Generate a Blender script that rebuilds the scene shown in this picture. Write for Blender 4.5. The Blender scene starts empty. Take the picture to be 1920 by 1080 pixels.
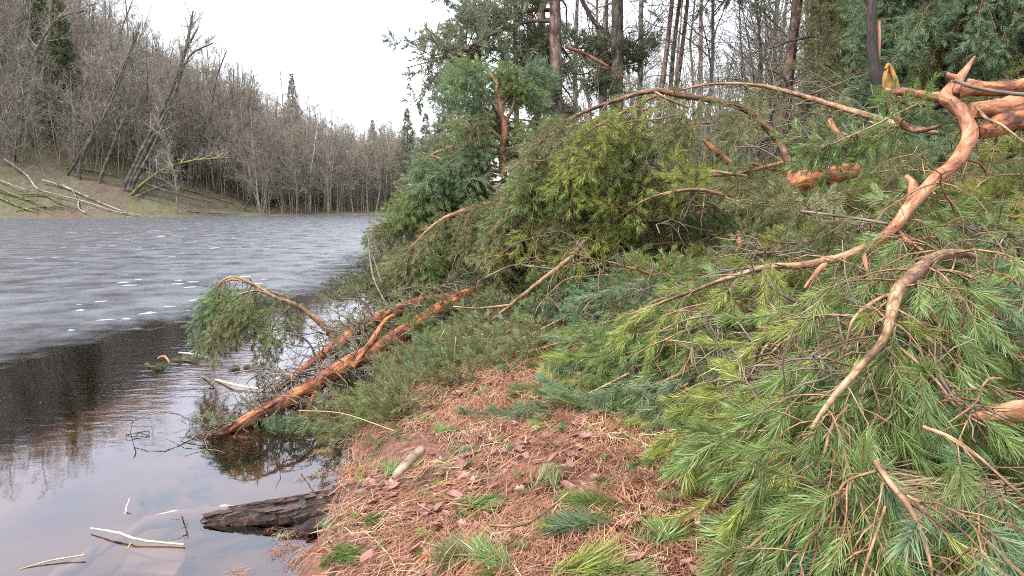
import bpy, math
import numpy as np
from math import sin, cos, pi, radians
from mathutils import Vector, Euler, Matrix

RS = np.random.RandomState
# ------------------------------------------------------------------ camera, sky, sun, exposure
SC = bpy.context.scene
COL = SC.collection
FPX, PITCH, CAMZ = 1300.0, radians(6.9), 1.8
cam_data = bpy.data.cameras.new("camera")
cam_data.sensor_width = 36.0
cam_data.lens = 36.0 * FPX / 1920.0
cam_data.clip_start = 0.05
cam_data.clip_end = 3000
cam = bpy.data.objects.new("camera", cam_data)
COL.objects.link(cam)
cam.location = (0, 0, CAMZ)
cam.rotation_euler = (radians(90) - PITCH, 0, 0)
SC.camera = cam

SUN_EL, SUN_AZ = radians(58), radians(240)      # soft sun behind the cloud, behind the camera to the left
world = bpy.data.worlds.new("World")
SC.world = world
world.use_nodes = True
wn, wl = world.node_tree.nodes, world.node_tree.links
wn.clear()
w_out = wn.new("ShaderNodeOutputWorld")
w_add = wn.new("ShaderNodeAddShader")
w_bg = wn.new("ShaderNodeBackground")
w_sky = wn.new("ShaderNodeTexSky")
w_sky.sky_type = 'NISHITA'
w_sky.sun_disc = False
w_sky.sun_elevation = SUN_EL
w_sky.sun_rotation = SUN_AZ
w_bg.inputs['Strength'].default_value = 0.05
w_cl = wn.new("ShaderNodeBackground")           # the even white cloud deck under the blue
w_noise = wn.new("ShaderNodeTexNoise")
w_noise.inputs['Scale'].default_value = 2.2
w_noise.inputs['Detail'].default_value = 4
w_ramp = wn.new("ShaderNodeValToRGB")
w_ramp.color_ramp.elements[0].position = 0.3
w_ramp.color_ramp.elements[0].color = (0.86, 0.86, 0.86, 1)
w_ramp.color_ramp.elements[1].position = 0.7
w_ramp.color_ramp.elements[1].color = (0.98, 0.965, 0.94, 1)
w_cl.inputs['Strength'].default_value = 0.47
w_tc = wn.new("ShaderNodeTexCoord")
wl.new(w_tc.outputs['Generated'], w_noise.inputs['Vector'])
wl.new(w_noise.outputs['Fac'], w_ramp.inputs['Fac'])
wl.new(w_ramp.outputs['Color'], w_cl.inputs['Color'])
wl.new(w_sky.outputs['Color'], w_bg.inputs['Color'])
wl.new(w_bg.outputs[0], w_add.inputs[0])
wl.new(w_cl.outputs[0], w_add.inputs[1])
wl.new(w_add.outputs[0], w_out.inputs['Surface'])

sun_data = bpy.data.lights.new("sun", 'SUN')
sun_data.energy = 1.5
sun_data.angle = radians(11)
sun_data.color = (1.0, 0.96, 0.9)
sun = bpy.data.objects.new("sun", sun_data)
COL.objects.link(sun)
sun.rotation_euler = (radians(90) - SUN_EL, 0, radians(180) - SUN_AZ)

SC.view_settings.view_transform = 'Standard'
SC.view_settings.look = 'None'
SC.view_settings.gamma = 1.0
SC.view_settings.exposure = 2.0
SC.view_settings.use_curve_mapping = False
SC.render.engine = 'CYCLES'
cy = SC.cycles
cy.max_bounces = 6
cy.diffuse_bounces = 3
cy.glossy_bounces = 3
cy.transmission_bounces = 3
cy.transparent_max_bounces = 8
cy.caustics_reflective = False
cy.caustics_refractive = False
cy.filter_width = 1.0
cy.use_adaptive_sampling = True
cy.adaptive_threshold = 0.015
cy.use_denoising = False      # the fine needles and twigs stay sharp

# ------------------------------------------------------------------ maths helpers
CT, ST = cos(PITCH), sin(PITCH)


def P(px, py, t):
    """World point at a pixel of the photograph and a depth of t metres along the view axis."""
    v = (py - 540) / FPX
    return np.array([(px - 960) / FPX * t, (CT - v * ST) * t, CAMZ + (-ST - v * CT) * t])


def PZ(px, py, z):
    v = (py - 540) / FPX
    t = (z - CAMZ) / (-ST - v * CT)
    return P(px, py, t)


def pix(p):
    x, y, z = p[0], p[1], p[2] - CAMZ
    d = y * CT - z * ST
    u = y * ST + z * CT
    d = max(d, 0.01)
    return 960 + FPX * x / d, 540 - FPX * u / d, d


def ss(t):
    t = np.clip(t, 0, 1)
    return t * t * (3 - 2 * t)


_lat = RS(7).rand(64, 64)


def vnoise(x, y):
    x = np.asarray(x, float); y = np.asarray(y, float)
    xi = np.floor(x).astype(int); yi = np.floor(y).astype(int)
    fx = x - xi; fy = y - yi
    fx = fx * fx * (3 - 2 * fx); fy = fy * fy * (3 - 2 * fy)
    a = _lat[xi % 64, yi % 64]; b = _lat[(xi + 1) % 64, yi % 64]
    c = _lat[xi % 64, (yi + 1) % 64]; d = _lat[(xi + 1) % 64, (yi + 1) % 64]
    return (a * (1 - fx) + b * fx) * (1 - fy) + (c * (1 - fx) + d * fx) * fy - 0.5


def fbm(x, y, o=3):
    r = 0; s = 1.0; f = 1.0
    for i in range(o):
        r = r + vnoise(x * f + 13.7 * i, y * f + 5.3 * i) * s
        s *= 0.5; f *= 2.03
    return r


def nrm(v):
    v = np.asarray(v, float)
    return v / max(1e-9, np.linalg.norm(v))


# ------------------------------------------------------------------ terrain
_XY = [(-40, -1.0), (0, -1.0), (3.2, -1.03), (3.9, -1.05), (4.65, -1.1), (5.6, -1.12), (7.3, -1.3), (10, -1.5),
       (13, -1.6), (20, -1.6), (35, -2.4), (50, -4.0), (90, -8), (125, -11), (160, -12), (600, -12)]


def shore_x(y):
    return np.interp(y, [a for a, b in _XY], [b for a, b in _XY])


def far_d(x, y):
    return (x + 66) * (-0.52) + (y - 90) * 0.854


def far_s(x, y):
    return (x + 66) * 0.854 + (y - 90) * 0.52


def ground_z(x, y):
    x = np.asarray(x, float); y = np.asarray(y, float)
    d = x - shore_x(y) + 0.10 * fbm(x * 2.1, y * 2.1, 2) + 0.04 * vnoise(x * 9, y * 9)
    bank = 0.27 * ss(d / 0.30) + 0.24 * ss(d / 1.5)
    bank = bank + np.where(d > 0, 0.05 * fbm(x * 1.7, y * 1.7, 3) + 0.012 * vnoise(x * 14, y * 14), 0) * ss(d / .4)
    inland = 5.0 * ss((y - 9) / 30) * ss((d - 0.5) / 9) + 3 * ss((y - 25) / 80) * ss((d - 2) / 30) + 3.5 * ss((d - 5) / 25)
    bed = -(0.13 * ss(-d / 0.15) + 0.25 * ss(-d / 1.8) + 1.9 * ss((-d - 1.6) / 7)) + 0.03 * vnoise(x * 3, y * 3)
    z = np.where(d > 0, bank + inland, bed)
    df = far_d(x, y) + 3.0 * fbm(x * .05, y * .05, 2)
    s = far_s(x, y)
    H = np.interp(s, [-120, -30, 0, 12, 22, 34, 46, 60, 120, 200], [42, 40, 36, 29, 23, 16, 10, 6, 6, 9])
    zf = np.where(df > 0, 0.35 * ss(df / 1.0) + H * ss(df / 48) ** 0.9 + 0.9 * fbm(x * .12, y * .12, 3) * ss(df / 6), -2.2 * ss(-df / 6))
    return np.maximum(z, zf)


_gx0, _gy0, _gst = -7.0, -1.0, 0.05
_GX, _GY = np.meshgrid(_gx0 + np.arange(480) * _gst, _gy0 + np.arange(640) * _gst)
_GL = ground_z(_GX, _GY).tolist()


def _look(G, x, y):
    fx = (x - _gx0) / _gst; fy = (y - _gy0) / _gst
    i = int(fx); j = int(fy); fx -= i; fy -= j
    a = G[j]; b = G[j + 1]
    return (a[i] * (1 - fx) + a[i + 1] * fx) * (1 - fy) + (b[i] * (1 - fx) + b[i + 1] * fx) * fy


def gz(x, y):
    if -6.9 < x < 16.8 and -.9 < y < 30.8:
        return _look(_GL, x, y)
    return float(ground_z(np.array([x]), np.array([y]))[0])


def hit(px, py, t0=60.0, t1=175.0, default=112.0):
    """depth at which the ray through a pixel meets the far bank"""
    tt = np.arange(t0, t1, .5); q = np.array([P(px, py, t) for t in tt])
    k = np.nonzero(q[:, 2] < ground_z(q[:, 0], q[:, 1]))[0]
    return float(tt[k[0]]) if len(k) else default


# ------------------------------------------------------------------ mesh builder
class MB:
    def __init__(s):
        s.v = []; s.q = []; s.t = []; s.quv = []; s.tuv = []; s.n = 0; s.qm = []; s.tm = []

    def add(s, v, q=None, t=None, quv=None, tuv=None, m=0):
        v = np.asarray(v, float).reshape(-1, 3)
        s.v.append(v)
        if q is not None and len(q):
            q = np.asarray(q, int).reshape(-1, 4)
            s.q.append(q + s.n)
            s.quv.append(quv if quv is not None else np.zeros((len(q) * 4, 2)))
            s.qm.append(np.full(len(q), m, int))
        if t is not None and len(t):
            t = np.asarray(t, int).reshape(-1, 3)
            s.t.append(t + s.n)
            s.tuv.append(tuv if tuv is not None else np.zeros((len(t) * 3, 2)))
            s.tm.append(np.full(len(t), m, int))
        s.n += len(v)

    def mesh(s, name, mats, smooth=True, origin=(0, 0, 0)):
        me = bpy.data.meshes.new(name)
        if s.n == 0:
            return me
        V = np.concatenate(s.v) - np.asarray(origin, float)
        nq = sum(len(a) for a in s.q); nt = sum(len(a) for a in s.t)
        loops = []; uvs = []; mi = []
        if nq:
            loops.append(np.concatenate(s.q).ravel()); uvs.append(np.concatenate(s.quv)); mi.append(np.concatenate(s.qm))
        if nt:
            loops.append(np.concatenate(s.t).ravel()); uvs.append(np.concatenate(s.tuv)); mi.append(np.concatenate(s.tm))
        loops = np.concatenate(loops); uvs = np.concatenate(uvs); mi = np.concatenate(mi)
        starts = np.concatenate([np.arange(nq) * 4, nq * 4 + np.arange(nt) * 3]).astype(np.int32)
        me.vertices.add(len(V)); me.vertices.foreach_set("co", V.ravel().astype(np.float32))
        me.loops.add(len(loops)); me.loops.foreach_set("vertex_index", loops.astype(np.int32))
        me.polygons.add(nq + nt); me.polygons.foreach_set("loop_start", starts)
        for m in mats:
            me.materials.append(m)
        me.polygons.foreach_set("material_index", mi.astype(np.int32))
        me.polygons.foreach_set("use_smooth", np.full(nq + nt, smooth))
        uvl = me.uv_layers.new(name="UVMap")
        uvl.data.foreach_set("uv", uvs.ravel().astype(np.float32))
        me.update(calc_edges=True)
        me.validate()
        return me


def catmull(pts, n=6):
    pts = np.asarray(pts, float)
    if len(pts) < 3:
        k = np.linspace(0, 1, n + 1)[:, None]
        return pts[0] * (1 - k) + pts[-1] * k
    p = np.vstack([2 * pts[0] - pts[1], pts, 2 * pts[-1] - pts[-2]])
    out = []
    for i in range(1, len(p) - 2):
        for j in range(n):
            t = j / n
            out.append(0.5 * ((2 * p[i]) + (-p[i - 1] + p[i + 1]) * t + (2 * p[i - 1] - 5 * p[i] + 4 * p[i + 1] - p[i + 2]) * t * t
                              + (-p[i - 1] + 3 * p[i] - 3 * p[i + 1] + p[i + 2]) * t ** 3))
    out.append(p[-2])
    return np.array(out)


def tube(mb, pts, rad, sides=6, rough=0.0, seed=0, cap0=True, cap1=True, m=0, capm=None, squash=1.0):
    pts = np.asarray(pts, float); n = len(pts)
    rad = np.broadcast_to(np.asarray(rad, float), (n,))
    T = np.gradient(pts, axis=0)
    T /= np.maximum(1e-9, np.linalg.norm(T, axis=1))[:, None]
    ref = np.array([0.03, 0.05, 1.0]) if abs(T[:, 2]).mean() < 0.85 else np.array([1.0, 0.04, 0.02])
    A = np.cross(T, ref); A /= np.maximum(1e-9, np.linalg.norm(A, axis=1))[:, None]
    B = np.cross(T, A)
    ang = np.arange(sides) * 2 * pi / sides
    R = np.repeat(rad[:, None], sides, 1)
    if rough:
        rs = RS(seed + 1)
        R = R * (1 + rough * (rs.rand(n, sides) - 0.5) * 2)
    V = pts[:, None, :] + A[:, None, :] * (np.cos(ang)[None, :, None] * R[:, :, None]) + B[:, None, :] * (np.sin(ang)[None, :, None] * R[:, :, None] * squash)
    i = np.arange(n - 1)[:, None] * sides; j = np.arange(sides)[None, :]; j2 = (j + 1) % sides
    q = np.stack([i + j, i + j2, i + sides + j2, i + sides + j], -1).reshape(-1, 4)
    L = np.concatenate([[0], np.cumsum(np.linalg.norm(np.diff(pts, axis=0), axis=1))])
    circ = 2 * pi * max(rad.mean(), 1e-4)
    u0 = (j / sides * circ + 0 * i); u1 = ((j + 1) / sides * circ + 0 * i)
    v0 = np.repeat(L[:-1][:, None], sides, 1); v1 = np.repeat(L[1:][:, None], sides, 1)
    off = (seed * 0.37) % 5
    uv = np.stack([np.stack([u0, v0], -1), np.stack([u1, v0], -1), np.stack([u1, v1], -1), np.stack([u0, v1], -1)], 2).reshape(-1, 2) + off
    mb.add(V.reshape(-1, 3), q, quv=uv, m=m)
    cm = m if capm is None else capm
    for end, do in ((0, cap0), (n - 1, cap1)):
        if do and rad[end] > 0.004:
            c = pts[end] + T[end] * (rad[end] * 0.12 * (1 if end else -1))
            ring = V[end]
            vv = np.vstack([ring, c[None]])
            k = np.arange(sides)
            t = np.stack([k, (k + 1) % sides, np.full(sides, sides)], -1)
            if end == 0:
                t = t[:, ::-1]
            tuv = (vv[t.ravel()] - c)[:, :2]
            mb.add(vv, t=t, tuv=tuv, m=cm)
    return V


# ------------------------------------------------------------------ object helpers
ORIG = {}


def tag(o, label=None, cat=None, group=None, kind=None):
    if label: o['label'] = label
    if cat: o['category'] = cat
    if group: o['group'] = group
    if kind: o['kind'] = kind
    return o


def empty(name, loc, label, cat, group=None):
    o = bpy.data.objects.new(name, None)
    COL.objects.link(o)
    o.location = tuple(float(a) for a in loc)
    o.empty_display_size = 0.1
    ORIG[o.name] = np.array(loc, float)
    return tag(o, label, cat, group)


def obj(name, mb, mats, parent=None, smooth=True, kind=None, loc=None):
    if not isinstance(mats, (list, tuple)):
        mats = [mats]
    org = ORIG[parent.name] if parent else (np.zeros(3) if loc is None else np.asarray(loc, float))
    me = mb.mesh(name, mats, smooth, org)
    o = bpy.data.objects.new(name, me)
    COL.objects.link(o)
    if parent:
        o.parent = parent
    else:
        o.location = tuple(org)
    ORIG[o.name] = org
    if kind: o['kind'] = kind
    return o


def children(o):
    return [c for c in bpy.data.objects if c.parent == o]


def copy_tree(o, kids, parent=None):
    c = o.copy(); COL.objects.link(c)
    if parent: c.parent = parent
    for k in kids.get(o.name, []):
        copy_tree(k, kids, c)
    return c


# ------------------------------------------------------------------ materials
def new_mat(name):
    m = bpy.data.materials.new(name); m.use_nodes = True
    nt = m.node_tree; nt.nodes.clear()
    return m, nt.nodes, nt.links


def ramp(n, stops):
    r = n.new("ShaderNodeValToRGB"); cr = r.color_ramp
    while len(cr.elements) < len(stops):
        cr.elements.new(0.5)
    for e, (p, c) in zip(cr.elements, stops):
        e.position = p; e.color = (*c, 1)
    return r


def needle_mat(name, cols, rough=0.36, trans=0.36, spec=0.5):
    m, n, l = new_mat(name)
    out = n.new("ShaderNodeOutputMaterial"); oi = n.new("ShaderNodeObjectInfo")
    geo = n.new("ShaderNodeNewGeometry")
    mixv = n.new("ShaderNodeMath"); mixv.operation = 'MULTIPLY_ADD'
    l.new(geo.outputs['Random Per Island'], mixv.inputs[0]); mixv.inputs[1].default_value = 0.5
    sc = n.new("ShaderNodeMath"); sc.operation = 'MULTIPLY'; sc.inputs[1].default_value = 0.5
    l.new(oi.outputs['Random'], sc.inputs[0]); l.new(sc.outputs[0], mixv.inputs[2])
    r = ramp(n, [(i / (len(cols) - 1), c) for i, c in enumerate(cols)])
    l.new(mixv.outputs[0], r.inputs['Fac'])
    gt = n.new("ShaderNodeMath"); gt.operation = 'GREATER_THAN'; gt.inputs[1].default_value = .95
    l.new(geo.outputs['Random Per Island'], gt.inputs[0])
    bm_ = n.new("ShaderNodeMix"); bm_.data_type = 'RGBA'; l.new(gt.outputs[0], bm_.inputs['Factor'])
    l.new(r.outputs['Color'], bm_.inputs[6]); bm_.inputs[7].default_value = (.26, .17, .08, 1)
    b = n.new("ShaderNodeBsdfPrincipled"); l.new(bm_.outputs[2], b.inputs['Base Color'])
    b.inputs['Roughness'].default_value = rough
    b.inputs['Specular IOR Level'].default_value = spec
    tr = n.new("ShaderNodeBsdfTranslucent"); l.new(bm_.outputs[2], tr.inputs['Color'])
    mx = n.new("ShaderNodeMixShader"); mx.inputs[0].default_value = trans
    l.new(b.outputs[0], mx.inputs[1]); l.new(tr.outputs[0], mx.inputs[2]); l.new(mx.outputs[0], out.inputs['Surface'])
    return m


def bark_mat(name, cols, su=30, sv=7, bump=0.6, rough=0.75, dist=0.01, big=4.0, crack=.45):
    m, n, l = new_mat(name)
    out = n.new("ShaderNodeOutputMaterial"); b = n.new("ShaderNodeBsdfPrincipled")
    uv = n.new("ShaderNodeUVMap"); uv.uv_map = "UVMap"
    mp = n.new("ShaderNodeMapping"); mp.inputs['Scale'].default_value = (su, sv, 1)
    l.new(uv.outputs[0], mp.inputs[0])
    n1 = n.new("ShaderNodeTexNoise"); n1.inputs['Scale'].default_value = 1; n1.inputs['Detail'].default_value = 6; n1.inputs['Roughness'].default_value = 0.65
    l.new(mp.outputs[0], n1.inputs['Vector'])
    tc = n.new("ShaderNodeTexCoord")
    n2 = n.new("ShaderNodeTexNoise"); n2.inputs['Scale'].default_value = big; n2.inputs['Detail'].default_value = 3
    l.new(tc.outputs['Object'], n2.inputs['Vector'])
    vo = n.new("ShaderNodeTexVoronoi"); vo.feature = 'DISTANCE_TO_EDGE'; vo.inputs['Scale'].default_value = 0.7
    wv = n.new('ShaderNodeVectorMath'); wv.operation = 'MULTIPLY_ADD'; wv.inputs[1].default_value = (1.6, 1.6, 0)
    l.new(n1.outputs['Color'], wv.inputs[0]); l.new(mp.outputs[0], wv.inputs[2]); l.new(wv.outputs[0], vo.inputs['Vector'])
    mth = n.new("ShaderNodeMath"); mth.operation = 'MULTIPLY_ADD'; mth.inputs[1].default_value = 0.55
    l.new(n1.outputs['Fac'], mth.inputs[0])
    mt2 = n.new("ShaderNodeMath"); mt2.operation = 'MULTIPLY'; mt2.inputs[1].default_value = 0.45
    l.new(n2.outputs['Fac'], mt2.inputs[0]); l.new(mt2.outputs[0], mth.inputs[2])
    k = len(cols) - 1
    r = ramp(n, [(0.41 + 0.20 * i / k, c) for i, c in enumerate(cols)])
    l.new(mth.outputs[0], r.inputs['Fac'])
    ck = n.new("ShaderNodeMapRange"); ck.inputs['From Max'].default_value = .09; ck.inputs['To Min'].default_value = crack; ck.inputs['To Max'].default_value = 1.0
    l.new(vo.outputs['Distance'], ck.inputs['Value'])
    mxc = n.new("ShaderNodeMix"); mxc.data_type = 'RGBA'; mxc.blend_type = 'MULTIPLY'; mxc.inputs['Factor'].default_value = 1
    l.new(r.outputs['Color'], mxc.inputs[6]); l.new(ck.outputs[0], mxc.inputs[7])
    l.new(mxc.outputs[2], b.inputs['Base Color'])
    b.inputs['Roughness'].default_value = rough
    b.inputs['Specular IOR Level'].default_value = 0.35
    bp = n.new("ShaderNodeBump"); bp.inputs['Strength'].default_value = bump; bp.inputs['Distance'].default_value = dist
    vs = n.new("ShaderNodeMath"); vs.operation = 'MINIMUM'; vs.inputs[1].default_value = 0.18
    l.new(vo.outputs['Distance'], vs.inputs[0])
    ad = n.new("ShaderNodeMath"); ad.operation = 'MULTIPLY_ADD'; ad.inputs[1].default_value = 3.0
    l.new(vs.outputs[0], ad.inputs[0]); l.new(n1.outputs['Fac'], ad.inputs[2])
    l.new(ad.outputs[0], bp.inputs['Height']); l.new(bp.outputs[0], b.inputs['Normal'])
    l.new(b.outputs[0], out.inputs['Surface'])
    return m


def plain_mat(name, cols, scale=8, rough=0.8, bump=0.3, dist=0.01, rnd=0.0, trans=0.0, spec=0.3):
    m, n, l = new_mat(name)
    out = n.new("ShaderNodeOutputMaterial"); b = n.new("ShaderNodeBsdfPrincipled")
    tc = n.new("ShaderNodeTexCoord"); n1 = n.new("ShaderNodeTexNoise")
    n1.inputs['Scale'].default_value = scale; n1.inputs['Detail'].default_value = 6
    l.new(tc.outputs['Object'], n1.inputs['Vector'])
    k = len(cols) - 1
    fac = n1.outputs['Fac']
    if rnd:
        oi = n.new("ShaderNodeObjectInfo"); ge = n.new("ShaderNodeNewGeometry")
        a0 = n.new("ShaderNodeMath"); a0.operation = 'MULTIPLY_ADD'; a0.inputs[1].default_value = 0.5
        l.new(ge.outputs['Random Per Island'], a0.inputs[0])
        a1 = n.new("ShaderNodeMath"); a1.operation = 'MULTIPLY'; a1.inputs[1].default_value = 0.5
        l.new(oi.outputs['Random'], a1.inputs[0]); l.new(a1.outputs[0], a0.inputs[2])
        a2 = n.new("ShaderNodeMapRange"); a2.inputs['To Min'].default_value = 0.33 - rnd; a2.inputs['To Max'].default_value = 0.67 + rnd - 0.33
        l.new(a0.outputs[0], a2.inputs['Value'])
        a3 = n.new("ShaderNodeMath"); a3.operation = 'ADD'; l.new(a2.outputs[0], a3.inputs[0])
        a4 = n.new("ShaderNodeMath"); a4.operation = 'MULTIPLY'; a4.inputs[1].default_value = 0.33
        l.new(n1.outputs['Fac'], a4.inputs[0]); l.new(a4.outputs[0], a3.inputs[1])
        fac = a3.outputs[0]
    r = ramp(n, [(0.32 + 0.36 * i / k, c) for i, c in enumerate(cols)])
    l.new(fac, r.inputs['Fac']); l.new(r.outputs['Color'], b.inputs['Base Color'])
    b.inputs['Roughness'].default_value = rough; b.inputs['Specular IOR Level'].default_value = spec
    bp = n.new("ShaderNodeBump"); bp.inputs['Strength'].default_value = bump; bp.inputs['Distance'].default_value = dist
    l.new(n1.outputs['Fac'], bp.inputs['Height']); l.new(bp.outputs[0], b.inputs['Normal'])
    if trans:
        tr = n.new("ShaderNodeBsdfTranslucent"); l.new(r.outputs['Color'], tr.inputs['Color'])
        mx = n.new("ShaderNodeMixShader"); mx.inputs[0].default_value = trans
        l.new(b.outputs[0], mx.inputs[1]); l.new(tr.outputs[0], mx.inputs[2]); l.new(mx.outputs[0], out.inputs['Surface'])
    else:
        l.new(b.outputs[0], out.inputs['Surface'])
    return m


M = {}
M['ng'] = needle_mat("needles_green", [(.07, .108, .028), (.145, .215, .058), (.23, .325, .10), (.34, .45, .19)])
M['ny'] = needle_mat("needles_yellow_green", [(.14, .17, .03), (.24, .285, .055), (.34, .385, .09), (.43, .46, .14)])
M['nb'] = needle_mat("needles_blue_green", [(.06, .108, .048), (.125, .205, .10), (.205, .305, .165), (.30, .41, .25)])
M['no'] = needle_mat("needles_olive", [(.095, .11, .042), (.175, .19, .078), (.25, .265, .115), (.33, .335, .18)])
M['nd'] = needle_mat("needles_dark", [(.06, .08, .035), (.10, .125, .055), (.15, .18, .085), (.20, .23, .12)])
M['far_needles'] = needle_mat("needles_distant", [(.11, .135, .07), (.165, .19, .105), (.22, .235, .145), (.27, .28, .19)])
M['twig'] = plain_mat("twig_bark", [(.08, .05, .03), (.18, .115, .065), (.30, .205, .125)], 9, .8, .3, .002)
M['greytwig'] = plain_mat("dead_twig_bark", [(.07, .055, .045), (.15, .115, .09), (.26, .2, .15)], 7, .85, .3, .002)
M['orange'] = bark_mat("orange_pine_bark", [(.10, .036, .018), (.26, .10, .05), (.39, .17, .085), (.50, .27, .155)], 34, 8, .45, .6, .005, crack=.8)
M['tanlimb'] = bark_mat("tan_limb_bark", [(.11, .06, .032), (.21, .115, .058), (.32, .19, .10), (.42, .28, .165)], 40, 14, .5, .65, .003)
M['red'] = bark_mat("red_pine_bark", [(.07, .02, .01), (.22, .07, .03), (.38, .135, .05), (.50, .23, .09)], 22, 7, .8, .5, .008)
M['darklimb'] = bark_mat('dark_limb_bark', [(.03, .014, .008), (.10, .045, .025), (.20, .10, .055), (.32, .19, .11)], 40, 12, .5, .6, .003)
M['peeled'] = bark_mat("peeled_wood", [(.24, .085, .03), (.42, .17, .06), (.55, .27, .11)], 14, 3, .2, .4, .003)
M['dark'] = bark_mat("dark_wet_bark", [(.008, .006, .005), (.022, .015, .012), (.06, .032, .022)], 30, 6, .9, .8, .008)
M['amber'] = plain_mat("torn_amber_wood", [(.20, .095, .02), (.34, .175, .045), (.42, .24, .08)], 14, .7, .5, .004)
M['split'] = plain_mat("split_pale_wood", [(.5, .33, .18), (.68, .5, .32), (.75, .62, .45)], 10, .7, .4, .003)
M['trunk_pine'] = bark_mat("standing_pine_bark", [(.07, .045, .038), (.15, .095, .078), (.24, .155, .13), (.32, .23, .19)], 14, 4, 1, .85, .02)
M['trunk_grey'] = bark_mat("lichen_pine_bark", [(.06, .05, .04), (.14, .12, .095), (.25, .23, .18)], 14, 4, 1, .85, .02)
M['bare'] = plain_mat("bare_tree_bark", [(.11, .095, .07), (.19, .165, .13), (.30, .265, .215)], 1.2, .9, .2, .02)
M['bare_twigs'] = plain_mat("bare_tree_twigs", [(.16, .135, .105), (.25, .215, .17), (.36, .32, .26)], .5, .9, 0, .01)
M['bare_dark'] = plain_mat("wet_alder_bark", [(.035, .03, .025), (.08, .068, .052), (.16, .14, .105)], 1.5, .9, .2, .02)
M['bare_red'] = plain_mat("reddish_thicket_twigs", [(.15, .105, .085), (.23, .17, .14), (.31, .25, .20)], .6, .9, 0, .01)
M['white_bark'] = plain_mat("pale_birch_bark", [(.25, .23, .2), (.48, .46, .42), (.6, .58, .55)], 1.5, .8, .1, .01)
M['moss'] = plain_mat("mossy_log_bark", [(.06, .055, .025), (.12, .115, .04), (.21, .205, .07)], 1.5, .9, .3, .02)
M['drift'] = plain_mat("bleached_branch_bark", [(.13, .11, .09), (.25, .215, .19), (.38, .34, .30)], 2.0, .85, .2, .01)
M['wetlog'] = bark_mat("wet_brown_log_bark", [(.010, .006, .005), (.032, .016, .012), (.07, .036, .026), (.12, .068, .046)], 24, 5, 1, .32, .02)
M['plates'] = plain_mat('wet_bark_plates', [(.012, .007, .006), (.045, .022, .016), (.10, .055, .04)], 30, .6, .6, .006)
M['stick'] = plain_mat("pale_stick", [(.27, .21, .14), (.42, .35, .25), (.52, .46, .36)], 14, .6, .2, .002)
M['palelog'] = plain_mat("weathered_pale_wood", [(.10, .07, .045), (.22, .16, .11), (.34, .27, .2)], 18, .7, .5, .004)
M['litter'] = plain_mat("fallen_brown_needles", [(.04, .016, .01), (.15, .058, .03), (.31, .14, .075), (.50, .31, .19)], 6, .55, 0, .01, rnd=.12, spec=.4)
M['straw'] = plain_mat("dry_straw", [(.22, .14, .07), (.38, .27, .15), (.52, .40, .25)], 8, .6, 0, .01, rnd=.1)
M['leaf'] = plain_mat("dead_leaf", [(.10, .03, .025), (.20, .075, .06), (.28, .13, .105), (.36, .21, .18)], 12, .4, .5, .003, rnd=.12, trans=.1, spec=.5)
M['leaf_orange'] = plain_mat("orange_leaf", [(.42, .13, .03), (.52, .2, .05), (.6, .28, .1)], 12, .5, .4, .003, trans=.2)
M['grass'] = needle_mat("grass_blades", [(.12, .2, .05), (.2, .3, .08), (.3, .4, .12), (.42, .46, .2)])
M['black'] = plain_mat("black_wet_stick", [(.008, .008, .01), (.015, .016, .02), (.03, .03, .035)], 10, .25, .2, .002)
M['flag'] = plain_mat("submerged_wood", [(.26, .19, .15), (.42, .31, .25), (.55, .43, .35)], 5, .8, .3, .01)


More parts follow.
